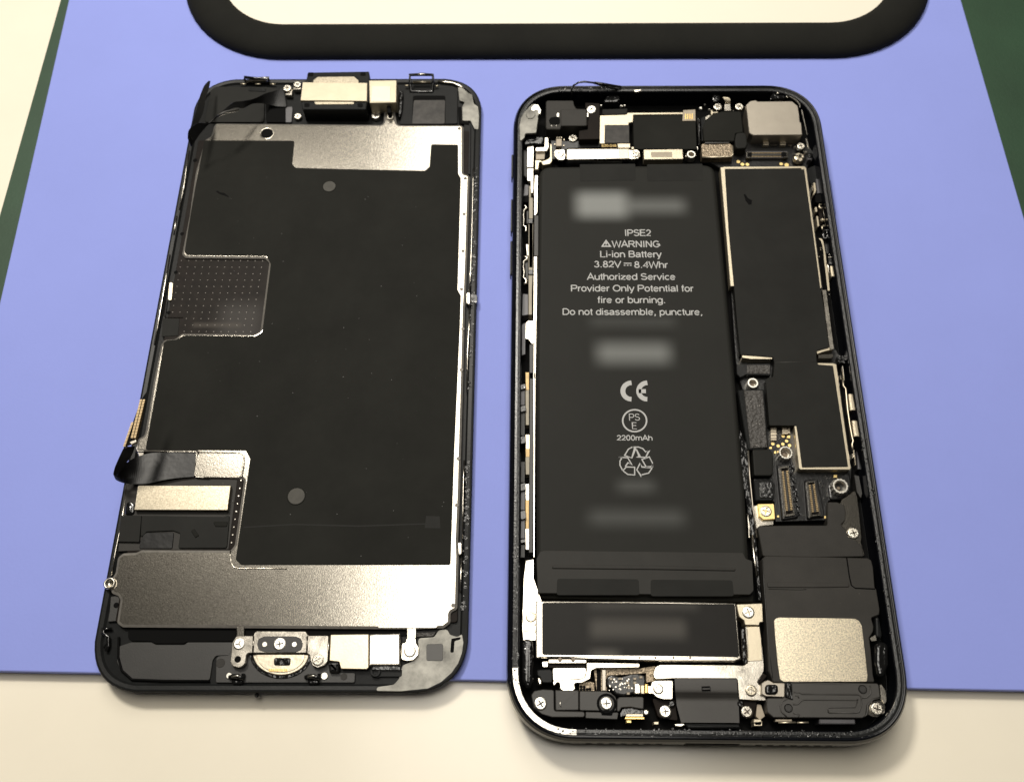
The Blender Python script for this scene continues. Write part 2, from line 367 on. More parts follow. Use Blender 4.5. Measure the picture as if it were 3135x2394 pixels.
# plain monoline lettering (cap height 1) for flat print
def _arc(cx, cy, rx, ry, a0, a1, n=10): return [(cx + rx * math.cos(math.radians(a0 + (a1 - a0) * i / n)), cy + ry * math.sin(math.radians(a0 + (a1 - a0) * i / n))) for i in range(n + 1)]
def _bowl(): return _arc(.38, .36, .29, .33, 0, 360, 18)
GLYPH = {
    'W': (1.3, [[(.04, 1), (.34, 0), (.65, .95), (.96, 0), (1.26, 1)]]), 'A': (.95, [[(.03, 0), (.47, 1), (.91, 0)], [(.19, .33), (.75, .33)]]),
    'R': (1.0, [[(.13, 0), (.13, 1)], [(.13, .95)] + _arc(.6, .72, .25, .23, 90, -90) + [(.13, .49)], [(.55, .49), (.92, 0)]]),
    'N': (1.0, [[(.14, 0), (.14, 1)], [(.14, .97), (.84, .03)], [(.84, 0), (.84, 1)]]), 'I': (.39, [[(.19, 0), (.19, 1)]]),
    'G': (1.08, [_arc(.53, .5, .43, .46, 42, 325, 18) + [(.92, .24), (.92, .47), (.56, .47)]]), 'L': (.77, [[(.13, 1), (.13, .06), (.73, .06)]]),
    'B': (.93, [[(.13, 0), (.13, 1)], [(.13, .95)] + _arc(.52, .74, .24, .21, 90, -90) + [(.13, .53)], [(.5, .53)] + _arc(.56, .29, .27, .235, 90, -90) + [(.13, .055)]]),
    'S': (.93, [_arc(.46, .73, .32, .22, 20, 245, 12) + _arc(.47, .28, .36, .23, 78, -160, 14)]),
    'P': (.93, [[(.13, 0), (.13, 1)], [(.13, .95)] + _arc(.56, .70, .28, .25, 90, -90) + [(.13, .45)]]), 'O': (1.08, [_arc(.54, .5, .45, .46, 0, 360, 22)]),
    'D': (1.0, [[(.13, 0), (.13, 1)], [(.13, .95)] + _arc(.46, .5, .44, .45, 90, -90, 14) + [(.13, .05)]]), 'V': (.93, [[(.03, 1), (.46, .03), (.9, 1)]]),
    'E': (.93, [[(.84, .95), (.13, .95), (.13, .05), (.86, .05)], [(.13, .52), (.8, .52)]]),
    'i': (.31, [[(.155, 0), (.155, .72)], [(.155, .87), (.155, 1)]]), 'l': (.31, [[(.155, 0), (.155, 1)]]), '-': (.46, [[(.06, .37), (.4, .37)]]),
    'o': (.77, [_bowl()]), 'n': (.77, [[(.11, 0), (.11, .72)], [(.11, .36)] + _arc(.385, .40, .275, .285, 165, 0) + [(.66, 0)]]), 'h': (.77, [[(.11, 0), (.11, 1)], [(.11, .36)] + _arc(.385, .40, .275, .285, 165, 0) + [(.66, 0)]]),
    'u': (.77, [[(.66, 0), (.66, .72)], [(.11, .72)] + _arc(.385, .32, .275, .285, 180, 345)]),
    'a': (.77, [_arc(.37, .5, .26, .19, 160, 0, 8) + [(.63, .1), (.68, 0)], [(.62, .42), (.3, .36)] + _arc(.29, .2, .2, .16, 90, 300, 8) + [(.62, .16)]]),
    't': (.39, [[(.2, .93)] + _arc(.30, .14, .1, .1, 180, 290, 5), [(.03, .69), (.36, .69)]]), 'e': (.77, [[(.1, .38), (.66, .38)] + _arc(.38, .36, .28, .32, 5, 325, 16)]),
    'r': (.46, [[(.12, 0), (.12, .72)], [(.12, .4)] + _arc(.36, .42, .23, .25, 165, 75, 5)]), 'y': (.7, [[(.04, .72), (.35, .04)], [(.66, .72), (.33, -.12)] + _arc(.2, -.12, .12, .11, -10, -110, 5)]),
    '.': (.39, [[(.19, 0), (.19, .13)]]), ',': (.39, [[(.2, .13), (.2, 0), (.14, -.16)]]), 'v': (.7, [[(.04, .72), (.35, .03), (.66, .72)]]), 'z': (.7, [[(.06, .66), (.6, .66), (.07, .06), (.64, .06)]]),
    'c': (.7, [_arc(.38, .36, .28, .32, 45, 315, 14)]), 'd': (.77, [_bowl(), [(.67, 0), (.67, 1)]]), 'b': (.77, [_bowl(), [(.1, 0), (.1, 1)]]), 'p': (.77, [_bowl(), [(.1, -.28), (.1, .72)]]),
    's': (.7, [_arc(.35, .52, .23, .155, 20, 245, 9) + _arc(.35, .2, .26, .165, 78, -160, 10)]), 'f': (.39, [[(.17, 0), (.17, .8)] + _arc(.29, .82, .12, .13, 180, 80, 5), [(.02, .69), (.36, .69)]]),
    'g': (.77, [_bowl(), [(.67, .72), (.67, -.05)] + _arc(.38, -.06, .29, .2, 0, -150, 8)]),
    'm': (1.16, [[(.11, 0), (.11, .72)], [(.11, .36)] + _arc(.35, .42, .23, .265, 165, 0) + [(.58, 0)], [(.58, .36)] + _arc(.82, .42, .23, .265, 165, 0) + [(1.05, 0)]]),
    '0': (.77, [_arc(.385, .5, .28, .46, 0, 360, 20)]), '2': (.77, [_arc(.38, .68, .27, .27, 170, -30, 10) + [(.1, .06), (.69, .06)]]),
    '3': (.77, [_arc(.37, .74, .24, .21, 160, -80, 9), _arc(.37, .29, .29, .24, 85, -165, 11)]), '8': (.77, [_arc(.385, .75, .22, .205, 0, 360, 16), _arc(.385, .28, .28, .235, 0, 360, 16)]),
    '4': (.77, [[(.55, 0), (.55, .95), (.07, .27), (.74, .27)]]), '1': (.77, [[(.18, .76), (.42, .95), (.42, 0)]]), '6': (.77, [_arc(.385, .32, .27, .27, 0, 360, 16), _arc(.42, .5, .31, .46, 175, 60, 8)]), ' ': (.39, []),
}
def sign(name, string, u, v, z, width_px, parent, height_px, material='print_', pen=0.152):
    """print a line centred on the sight line, width_px wide and cap height height_px"""
    a, b = Q(u - width_px / 2, v, z), Q(u + width_px / 2, v, z); c = (a + b) / 2
    ch = (Q(u, v - height_px / 2, z) - Q(u, v + height_px / 2, z)).length
    tot = sum(GLYPH[k][0] for k in string); sx = (b - a).length / (tot - 0.1); x = -tot / 2; vs = []; fs = []; zz = z
    for k in string:
        adv, paths = GLYPH[k]
        for pth in paths:
            zz = z + (zz - z + 0.004) % 0.024
            stroke(vs, fs, [(c.x + (x + px) * sx, c.y + (py - 0.5) * ch) for px, py in pth], pen * (sx + ch) / 2, zz)
        x += adv
    return link(name, vs, fs, material, parent)
def thing(name, label, cat, loc, group=None):
    o = bpy.data.objects.new(name, None); COL.objects.link(o); o.location = Vector(loc) * MM; o.empty_display_size = 0.01
    o['label'] = label; o['category'] = cat
    if group: o['group'] = group
    return o

# ------------------------------------------------------------------ the setting: desk top, mats, tray
ORG = Vector((0, 0, 0))
t = link('desk_top', [(x, y, z) for z in (-2.4, -25) for x, y in ((-700, -500), (700, -500), (700, 900), (-700, 900))], [(0, 1, 2, 3), (4, 5, 6, 7), (0, 1, 5, 4), (1, 2, 6, 5), (2, 3, 7, 6), (3, 0, 4, 7)], 'table', None)
t['kind'] = 'structure'
g = solid('cutting_mat', fillet([(Q(0, 660, -2).x - 0.6, 14), (170, 14), (170, 330), (Q(196, 0, -2).x, 330)], 3), -2.0, -2.4, 'green', None, 0.1)
g['label'] = 'dark green cutting mat showing at the right and left of the blue mat'; g['category'] = 'cutting mat'
bl = [Q(215, 0, 0).xy, Q(2915, 0, 0).xy, Q(3135, 830, 0).xy, Q(3135, 2112, 0).xy, Q(0, 2058, 0).xy, Q(0, 960, 0).xy]
up = (bl[0] - bl[5]).normalized(); ur = (bl[1] - bl[2]).normalized()
bl = [bl[0] + up * 150, bl[1] + ur * 150, Vector((112.5, 8.2)), Vector((-105.8, 10.3))]
b = solid('repair_mat', fillet(bl, 2.5), 0.0, -2.0, 'blue', None, 0.25, 2)
b['label'] = 'flat periwinkle blue work mat lying under both phone halves'; b['category'] = 'work mat'

TR = thing('tray', 'white topped tray with thick black rounded rim cut off by the top edge', 'tray', (9, 190, 0))
ORG = Vector((9, 190, 0))
ro = rrect(-83, 150.3, 101, 290, 27, 14)
prof = [(0.6, 0.02)] + [(5.5 - 5.1 * math.cos(a), 0.5 + 2.8 * math.sin(a)) for a in [i * math.pi / 10 for i in range(11)]] + [(10.7, 0.02)]
sweep('rim', 'rubber', ro, prof, TR, True)
solid('panel', rrect(-83, 150.3, 101, 290, 27, 10)(8.5), 1.6, 0.02, 'traywhite', TR, 0.05)

# ------------------------------------------------------------------ display assembly, face down on the left
ORG = Vector((-40.5, 75, 0))
DS = thing('display_assembly', 'face down phone display panel with steel shield plate and dangling flex cables', 'phone display', ORG)
dq = [Q(262, 2119, 1.4).xy, Q(1429, 2121, 1.4).xy, Q(1476, 244, 1.4).xy, Q(612, 246, 1.4).xy]
dr = quadround(dq, 8.6, 10)
def dpoly(off): return dr(off)
solid('cover_glass', dpoly(0.25), 0.85, 0.0, 'glass', DS, 0.15, 2)
sweep('frame', 'plastic', dr, [(0.25, 0.86), (0.0, 1.1), (0.0, 1.55), (0.15, 1.75), (0.45, 1.8), (1.1, 1.72), (1.5, 1.3), (1.6, 0.86)], DS)
solid('frame_floor', dpoly(1.3), 1.32, 0.87, 'plastic', DS, 0.0)
# backlight panel under the shield
_a, _b = Q(735, 985, 1.95) - ORG, Q(690, 930, 1.95) - ORG
M['panelback'] = mat('panel_back', (0.012, 0.0092, 0.0075), 0.45, var=0.35, vscale=500, spec=0.06, spots=[(_a.x, _a.y, 4.2, 4.2, 2.6, (0.05, 0.046, 0.043), 0.8), (_b.x - 1, _b.y - 5, 5, 0.5, 0.5, (0.08, 0.07, 0.06), 0.5)])
prism('backlight_panel', 'panelback', P('W', 607, 430, 1437, 400, 1400, 1905, 352, 1905), 1.95, 1.3, DS, r=0.5)
sh = P('W', 660, 378, 1060, 381, 1163, 382, 1172, 379, 1175, 370, 1176, 334, 1207, 334, 1211, 357, 1214, 377, 1222, 383, 1412, 383, 1419, 389, 1419, 529, 1422, 533,
       1433, 535, 1437.5, 541, 1430, 798, 1426, 900, 1425, 910, 1423, 946, 1418, 1150, 1411, 1400, 1409, 1493, 1402, 1655, 1404, 1702, 1400, 1864, 1379, 1874, 1379, 1906, 1358, 1922, 1274, 1925,
       375, 1919, 357, 1906, 368, 1836, 362, 1823, 343, 1816, 335, 1800, 338, 1772, 346, 1764, 353, 1752, 360, 1706, 376, 1693, 416, 1691, 433, 1683, 706, 1684,
       718, 1668, 747, 1465, 600, 1460, 593, 1444, 604, 1388, 602, 1384, 413, 1382, 423, 1342, 440, 1334, 445, 1318,
       471, 1160, 493, 1054, 503, 1040, 534, 1038, 545, 1030, 556, 1021, 778, 1023, 797, 1012, 824, 804, 811, 791, 566, 789, 557, 778, 580, 660, 594, 560, 599, 527, 628, 428, 645, 418, 650, 405, 653, 389)
SHZ = 2.5
shield = prism('shield_plate', 'plate', sh, SHZ, 2.0, DS, r=0.65, bev=0.45, bz=0.2, edge='plateedge')
fl_ = P('W', 628, 432, 898, 433, 899, 438, 893, 503, 903, 516, 1060, 520, 1302, 525, 1317, 511, 1322, 444, 1401, 445, 1401, 533, 1409, 546, 1399, 888, 1409, 906, 1406, 1000, 1388, 1400, 1377, 1727,
       740, 1727, 724, 1712, 768, 1404, 754, 1377, 448, 1375, 450, 1362, 486, 1160, 503, 1051, 511, 1044, 540, 1042, 562, 1029, 782, 1031, 805, 1018, 831, 808, 818, 783, 574, 780, 567, 772, 588, 640, 604, 550)
_f = [Q(u, v, SHZ + 0.04).xy for u, v in fl_]
if area(_f) < 0: _f = _f[::-1]
film = solid('graphite_film', fillet(inset(_f, -0.14), 0.4), SHZ + 0.04, SHZ - 0.12, 'film', DS, 0.02)
for u, v, rr in ((1008, 571, 19), (907, 1518, 22)):
    disc('film_plug', 'plug', u, v, SHZ + 0.05, rr / 13.5, 0.1, film, bev=0.02)
    c = Q(u, v, SHZ + 0.05); R = rr / 13.5
    lathe('plug_ring', 'film', c, [(R * 1.12, SHZ), (R * 1.1, SHZ + 0.12), (R * 0.98, SHZ + 0.12), (R * .97, SHZ + 0.03), (R * .96, SHZ + 0.02)], film)
prism('dark_fleck', 'pit', P('C', 675, 90, 690, 80, 720, 100, 760, 105, 800, 135, 810, 150, 760, 130, 720, 120), SHZ + 0.07, SHZ + 0.045, film, bev=0)  # thin black fleck on the graphite film
prism('tape_scrap', 'film2', P('H', 225, 385, 315, 388, 320, 468, 215, 466), SHZ + 0.06, SHZ, film, bev=0.01)
prism('tape_line', 'film2', P('W', 745, 1612, 900, 1603, 1100, 1608, 1340, 1600, 1340, 1604, 1100, 1612, 900, 1607, 745, 1616), SHZ + 0.055, SHZ, film, bev=0)
joined('dust', 'clear', [(ngon(Q(random.uniform(620, 1370), random.uniform(540, 1710), SHZ), random.uniform(.03, .09), 5), SHZ + .07, SHZ) for _ in range(60)], film, True)
c = Q(817, 410, SHZ)
lathe('eyelet', 'nickel', c, [(1.6, SHZ - 0.1), (1.58, SHZ + 0.06), (1.5, SHZ + 0.12), (1.42, SHZ + 0.06), (1.3, SHZ - 0.2), (1.25, SHZ - 0.4)], shield)
lathe('eyelet_hole', 'pit', c, [(1.36, SHZ + 0.04), (1.2, SHZ + 0.05), (0.5, SHZ + 0.05)], shield)
for k, u, v in (('B', 1787, 855), ('B', 1868, 1525), ('D', 1078, 523), ('D', 1067, 903), ('D', 1052, 1295), ('D1', 328, 1217), ('D1', 317, 1518), ('H', 437, 8), ('H', 428, 315), ('H', 404, 975)):
    (x, y), = P(k, u, v); disc('weld_dot', 'dot', x, y, SHZ + 0.03, 0.38, 0.1, shield, 12, 0.02)
# raised panels of the shield
prism('shield_panel', 'plate', P('H', -100, 737, 262, 740, 318, 800, 303, 1124, -100, 1124) , SHZ + 0.05, SHZ - .1, shield, r=0.6, bev=0.04)
prism('shield_tab', 'plate', P('E', 885, 712, 1300, 716, 1325, 745, 1300, 938, 870, 935, 852, 905), SHZ + 0.06, SHZ - 0.3, shield, r=0.5, bev=0.06)
for pth in ([(1322, 738), (1340, 760), (1312, 940)], [(1400, 150 - 0), (1400, 150)]):
    pass
tube('pressed_seam', 'plate', 'F', [(1375, 145, SHZ), (1372, 200, SHZ), (1380, 265, SHZ), (1410, 310, SHZ), (1450, 325, SHZ), (1700, 322, SHZ), (1938, 325, SHZ)], 0.12, shield)
tube('pressed_seam', 'plate', 'E', [(880, 700, SHZ), (1290, 705, SHZ), (1330, 735, SHZ), (1335, 780, SHZ), (1310, 940, SHZ)], 0.12, shield)
tube('pressed_seam', 'plate', 'E1', [(490, 1187, SHZ), (800, 1187, SHZ), (1260, 1187, SHZ), (1272, 1210, SHZ), (1232, 1470, SHZ), (1260, 1515, SHZ), (1428, 1522, SHZ)], 0.1, shield)
lathe('screw_boss', 'steel', Q(334, 1785, 3.0), [(1.05, 1.2), (1.1, 2.8), (0.95, 3.05), (0.7, 3.0), (0.62, 2.5)], DS)
# dotted window and its bits
dots = []
for i in range(12):
    for j in range(12):
        s = j / 11
        u = (320 - 3.2 * j + (0)) ; u = 320 + 76 * i - 5.6 * 2 * j; v = 800 + 66.2 * j + 0.3 * i
        if 215 < u < 1165 - 8 * j and not (j > 8 and u < 340):
            (x, y), = P('C', u, v); dots.append((ngon(Q(x, y, 1.99), 0.11, 5), 1.99, 1.93))
o = joined('dot_grid', 'dot', dots, DS, True)
prism('contact_clip', 'cream', P('C', 196, 1025, 222, 1022, 234, 1035, 228, 1120, 220, 1205, 192, 1210, 182, 1195, 186, 1120), 2.15, 1.9, DS, r=0.2)
for u, v in ((263, 920), (190, 1335), (328, 525)): (x, y), = P('C', u, v); disc('weld_dot', 'pit', x, y, 1.97, 0.42, 0.05, DS, 12, 0.01)
for k, u, v in (('A1', 425, 902), ('A1', 340, 1370)): (x, y), = P(k, u, v); disc('weld_dot', 'pit', x, y, 1.98, 0.5, 0.05, DS, 12, 0.01)
prism('side_tape', 'film2', P('C', 130, 1395, 300, 1395, 285, 1570, 115, 1580), 2.05, 1.9, DS, bev=0.02)
tube('panel_seam', 'brown', 'C', [(165, 1180, 1.98), (140, 1370, 1.98), (165, 1385, 1.98), (335, 1388, 1.98)], 0.1, DS)
# thin metal strips along both edges
tube('edge_strip', 'nickel', 'W', [(579, 462, 1.9), (570, 520, 1.9), (565, 560, 1.9), (549, 641, 1.9)], 0.15, DS)
tube('edge_strip', 'nickel', 'W', [(541, 662, 1.9), (532, 718, 1.9)], 0.15, DS)
tube('edge_strip', 'nickel', 'W', [(520, 780, 1.9), (507, 858, 1.9), (488, 970, 1.9), (472, 1055, 1.9)], 0.15, DS)
tube('edge_strip', 'nickel', 'W', [(388, 1490, 1.9), (374, 1590, 1.9), (353, 1690, 1.9), (341, 1762, 1.9)], 0.15, DS)
tube('edge_strip', 'nickel', 'D1', [(407, 40, 2.0), (404, 120, 2.0), (398, 400, 2.0), (392, 620, 2.0), (385, 800, 2.0), (376, 945, 2.0)], 0.17, DS)
tube('edge_strip', 'nickel', 'D1', [(377, 1050, 2.0), (374, 1210, 2.0), (363, 1390, 2.0), (358, 1680, 2.0)], 0.15, DS)
tube('edge_strip', 'nickel', 'H', [(476, 20, 2.0), (472, 140, 2.0), (468, 300, 2.0), (466, 540, 2.0)], 0.16, DS)
tube('edge_strip', 'nickel', 'H', [(459, 665, 2.0), (454, 780, 2.0), (450, 885, 2.0)], 0.2, DS)
for k, pts in (('D1', ((352, 945), (385, 945), (385, 1035), (352, 1035))), ('H', ((430, 560), (463, 558), (462, 640), (436, 645)))):
    prism('latch_stud', 'steel', P(k, *[c for p in pts for c in p]), 2.9, 1.6, DS, r=0.5, bev=0.2, seg=3)
prism('latch_knob', 'gloss', P('D1', 385, 962, 434, 965, 436, 1030, 385, 1020), 1.9, 1.0, DS, r=0.4)
# glue along the right edge
gl = []
for i in range(90):
    s = random.random(); (x, y), = P('D1', 425 - 50 * s + random.uniform(-14, 14), 30 + 1650 * s)
    gl.append((ngon(Q(x, y, 1.85), random.uniform(0.08, 0.3), 6), 1.82 + random.uniform(0, 0.15), 1.5))
for i in range(60):
    s = random.random(); (x, y), = P('H', 500 - 30 * s + random.uniform(-12, 12), 30 + 1000 * s)
    gl.append((ngon(Q(x, y, 1.85), random.uniform(0.08, 0.35), 6), 1.82 + random.uniform(0, 0.15), 1.5))
joined('glue_beads', 'glue', gl, DS, True)
# ---- top end: earpiece and front camera
prism('inner_cover', 'film2', P('A', 375, 340, 420, 290, 1130, 295, 1330, 330, 1340, 420, 1100, 480, 1090, 770, 290, 770), 1.75, 1.3, DS, r=0.6)
prism('cover_ridge', 'plastic', P('A', 880, 305, 1120, 310, 1115, 360, 880, 350), 1.85, 1.6, DS, r=0.3)
ep = prism('earpiece_body', 'plastic', P('W', 938, 244, 942, 222, 1130, 219, 1132, 250, 1131, 312, 1123, 316, 1121, 336, 926, 336, 922, 311, 926, 252), 5.3, 1.35, DS, r=0.25, bev=0.15)
prism('earpiece_mesh', 'chipcan', P('W', 959, 247, 972, 236, 1084, 235, 1098, 247, 1098, 256, 959, 256), 5.38, 5.1, ep, r=0.2)
prism('earpiece_mesh', 'chipcan', P('W', 960, 312, 1084, 312, 1084, 320, 966, 321), 5.42, 5.1, ep, r=0.2)
prism('earpiece_bracket', 'can2', P('W', 926, 252, 1040, 253.5, 1125, 254, 1124, 311, 1040, 310, 919, 309), 5.65, 5.0, ep, r=0.1, bev=0.12)
cb = prism('camera_bracket', 'can2', P('W', 1129, 247, 1215, 246, 1214, 315, 1131, 317), 5.6, 2.2, ep, r=0.2, bev=0.15)
prism('bracket_recess', 'camera', P('B', 612, 285, 860, 285, 858, 490, 598, 490), 5.64, 5.4, cb, bev=0.02)
prism('bracket_slot', 'pit', P('B', 806, 505, 862, 508, 872, 640, 820, 645), 4.4, 2.2, cb)
prism('bracket_leg', 'plate', P('B', 580, 560, 935, 560, 905, 590, 780, 590), 3.1, 2.0, ep, bev=0.1)
for k, u, v in (('A', 1670, 540), ('B', 452, 543), ('A', 1722, 125), ('B', 490, 120)):
    (x, y), = P(k, u, v); prism('locating_hole', 'pit', [(x - 8, y - 6), (x + 8, y - 6), (x + 8, y + 6), (x - 8, y + 6)], 5.33, 5.2, ep, r=0.2, bev=0.0)
tube('earpiece_edge', 'satin', 'A', [(1610, 600, 5.0), (2200, 600, 5.0), (2460, 602, 5.0)], 0.12, ep)
for k, u, v, z, r, kd in (('A', 1405, 305, 2.9, 58, 's'), ('A', 1540, 255, 3.0, 52, 's'), ('A', 1545, 685, 2.2, 50, 's'), ('B', 660, 668, 2.4, 62, 'w'), ('B', 855, 690, 2.9, 48, 's')):
    screw(k, u, v, z, r, kd, DS)
prism('screw_bracket', 'nickel', P('A', 1380, 380, 1440, 378, 1450, 300, 1470, 300, 1470, 405, 1380, 405), 2.5, 1.6, DS, r=0.1)
prism('screw_bracket', 'nickel', P('A', 1480, 300, 1590, 290, 1590, 330, 1490, 330), 2.6, 1.6, DS, r=0.1)
prism('clear_tape', 'greyplate', P('A', 1370, 570, 1470, 560, 1475, 600, 1460, 770, 1380, 770), 1.85, 1.4, DS, r=0.2, bev=0.02)
# clips on the top edge
tube('clip', 'gloss', 'B', [(1120, 135, 4.0), (1285, 128, 4.1), (1430, 135, 4.0), (1436, 250, 2.8), (1425, 362, 1.9), (1285, 364, 1.9), (1135, 360, 1.9), (1125, 250, 2.8)], 0.36, DS, True, 8)
tube('clip_bar', 'nickel', 'B', [(1130, 122, 4.35), (1420, 122, 4.35)], 0.14, DS)
tube('clip_bar', 'cream', 'B', [(1165, 232, 2.2), (1400, 232, 2.2)], 0.28, DS)
tube('clip', 'gloss', 'A', [(830, 165, 3.2), (835, 200, 2.5), (840, 230, 1.9), (1150, 235, 1.9), (1160, 205, 2.5), (1160, 175, 3.2), (1000, 185, 3.0)], 0.34, DS, True, 8)
tube('clip_bar', 'cream', 'A', [(885, 207, 2.6), (1125, 209, 2.6)], 0.2, DS)
for k, a, b_, y in (('A', 775, 850, 256), ('A', 975, 1050, 258), ('A', 1175, 1248, 258), ('B', 1055, 1108, 279), ('B', 1465, 1508, 283)):
    tube('highlight_dash', 'cream', k, [(a, y, 1.95), (b_, y, 1.95)], 0.2, DS)  # short bright tubes shaped as highlights along the top edge
# window in the frame
wn = prism('sensor_window', 'plastic', P('B', 1040, 380, 1765, 300, 1760, 790, 980, 800, 1030, 600), 1.9, 1.35, DS, r=0.4)
prism('window_well', 'pit', P('B', 1165, 412, 1600, 412, 1600, 790, 1145, 790), 1.93, 1.8, wn, r=0.4, bev=0.0)
prism('window_film', 'smoke', P('B', 1175, 475, 1595, 472, 1588, 790, 1150, 790), 1.97, 1.85, wn, r=0.35, bev=0.0)
prism('side_gasket', 'gloss', P('B', 980, 340, 1030, 340, 1030, 400, 1015, 640, 990, 700, 960, 690, 975, 500), 2.4, 1.35, DS, r=0.4, bev=0.2, seg=2)
prism('frame_rail', 'plastic', P('B', 1850, 800, 1940, 810, 1935, 1470, 1840, 1470), 1.9, 1.35, DS)
prism('hook_slot', 'pit', P('B', 1765, 570, 1815, 560, 1812, 755, 1915, 765, 1915, 795, 1780, 790), 1.88, 1.5, DS, r=0.2, bev=0.0)
prism('glue_residue', 'residue', P('B', 1765, 290, 1840, 310, 1900, 370, 1960, 400, 1985, 520, 2040, 560, 2055, 700, 2045, 870, 1990, 860, 1940, 750, 1830, 750, 1825, 560, 1860, 500, 1790, 480), 1.88, 1.4, DS, r=0.3, bev=0.05)
tube('corner_highlight', 'nickel', 'B', [(1500, 222, 1.75), (1600, 232, 1.75), (1700, 245, 1.75), (1790, 280, 1.75), (1860, 325, 1.75)], 0.3, DS)  # nickel tube added as the lamp's reflection along the frame corner
# ---- left notch: driver chip and black foil
prism('chip_tray', 'foilblack', P('E', 190, 1010, 560, 960, 850, 935, 1265, 950, 1180, 1620, 480, 1625, 130, 1640), 2.02, 1.3, DS, bev=0.02)
prism('driver_chip', 'chipcan', P('E', 318, 1014, 1201, 1016, 1172, 1248, 283, 1246), 3.1, 2.0, DS, bev=0.06)
prism('perforated_strip', 'brown', P('E', 1268, 952, 1322, 952, 1240, 1620, 1182, 1622), 2.12, 1.9, DS, bev=0.02)
joined('strip_dots', 'nickel', [(ngon(Q(*P('E', 1300 - 8.6 * j * 1.32, 965 + 74 * j)[0], 2.16), 0.13, 6), 2.17, 2.1) for j in range(9)], DS)
tp = prism('foil_tray', 'film2', P('E', 350, 1300, 1140, 1312, 1190, 1290, 1185, 1380, 1165, 1610, 700, 1612, 720, 1470, 650, 1445, 400, 1455, 340, 1520), 2.3, 2.0, DS, r=0.4, bev=0.12, seg=2)
prism('foil_pad', 'film', P('E', 1030, 1356, 1172, 1356, 1165, 1405, 1055, 1405), 2.45, 2.2, tp, r=0.2, bev=0.08)
prism('foil_pad', 'film', P('E', 822, 1445, 855, 1425, 900, 1490, 862, 1512), 2.45, 2.2, tp, r=0.15, bev=0.08)
prism('foil_window', 'ribbon', P('E', 370, 1480, 400, 1462, 660, 1460, 645, 1615, 330, 1615, 335, 1560), 2.2, 2.0, DS, r=0.3)
prism('black_tape', 'film2', P('E', 160, 1298, 352, 1300, 330, 1552, 128, 1548), 2.5, 2.0, DS, bev=0.05)
prism('glue_drop', 'gloss', P('E', 190, 1250, 205, 1175, 240, 1160, 285, 1190, 280, 1290, 190, 1290), 2.5, 1.9, DS, r=0.6, bev=0.4, seg=3)
# ---- flex ribbons
ribbon('display_flex', 'ribbon', 'E', [(875, 706, 2.62, 852, 930, 2.62), (760, 704, 2.7, 720, 940, 2.75), (600, 702, 2.8, 560, 962, 3), (440, 706, 3, 430, 992, 3.2), (300, 745, 3.69, 330, 1000, 3.5),
       (210, 800, 5.59, 240, 998, 3.69), (130, 880, 7.11, 160, 985, 3.69), (85, 915, 7.49, 100, 950, 5.21), (95, 850, 8.63, 130, 900, 6.73), (128, 770, 9.77, 205, 800, 8.25), (165, 690, 10.91, 260, 720, 9.39), (190, 645, 11.29, 290, 640, 10.15)], DS, 0.12)
cn = ribbon('flex_connector', 'plastic', 'E', [(185, 650, 11.7, 305, 610, 10.79), (225, 530, 11.86, 330, 520, 10.94), (270, 410, 12.01, 350, 420, 11.1), (330, 250, 12.01, 385, 300, 11.25), (360, 180, 12.01, 400, 180, 11.55), (405, 120, 11.55, 418, 130, 11.4)], DS, 0.3)
pins = []
for (x0, y0, x1, y1, n) in ((268, 420, 192, 640, 17), (350, 205, 265, 560, 26), (378, 205, 292, 560, 26)):
    for i in range(n):
        s = i / (n - 1); (x, y), = P('E', x0 + (x1 - x0) * s, y0 + (y1 - y0) * s); c = Q(x, y, 12.1)
        pins.append(([(c.x - .2, c.y - .09), (c.x + .2, c.y - .09), (c.x + .2, c.y + .09), (c.x - .2, c.y + .09)], 12.3, 11.4))
joined('connector_pins', 'pinmetal', pins, cn)
prism('connector_cap', 'nickel', P('E', 238, 600, 300, 575, 305, 600, 255, 625), 12.1, 11.5, cn, bev=0.05)
prism('flex_stub', 'nickel', P('E', 330, 600, 370, 590, 385, 610, 370, 740, 330, 740, 300, 660), 2.4, 1.9, DS, r=0.2)
ribbon('sensor_flex', 'ribbon', 'A1', [(1530, 390, 2.4, 1570, 650, 2.2), (1400, 440, 3.2, 1420, 640, 2.5), (1290, 470, 4.53, 1290, 610, 3.6), (1130, 545, 6.9, 1120, 610, 5.85), (960, 575, 8.75, 990, 670, 7.7), (860, 590, 9.81, 890, 660, 9.02),
       (740, 680, 10.6, 760, 710, 10.34), (620, 785, 10.86, 630, 800, 10.6), (520, 870, 10.6, 500, 910, 10.07), (380, 870, 11.13, 420, 1000, 9.28), (260, 960, 10.86, 330, 1130, 8.49), (245, 1080, 10.07, 290, 1190, 7.96)], DS, 0.1)
ribbon('sensor_flex', 'ribbon', 'A1', [(250, 1010, 10.2, 300, 1100, 9.15), (300, 860, 9.81, 380, 880, 8.75), (350, 700, 9.02, 450, 720, 7.96), (400, 520, 7.96, 480, 540, 6.9), (460, 370, 6.64, 520, 420, 5.85), (520, 305, 5.32, 545, 310, 5.06)], DS, 0.1)
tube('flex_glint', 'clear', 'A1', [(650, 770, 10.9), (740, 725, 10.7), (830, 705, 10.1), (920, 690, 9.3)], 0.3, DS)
prism('flex_root', 'pit', P('A1', 1290, 600, 1560, 590, 1560, 860, 1300, 860), 1.95, 1.4, DS, r=0.3)
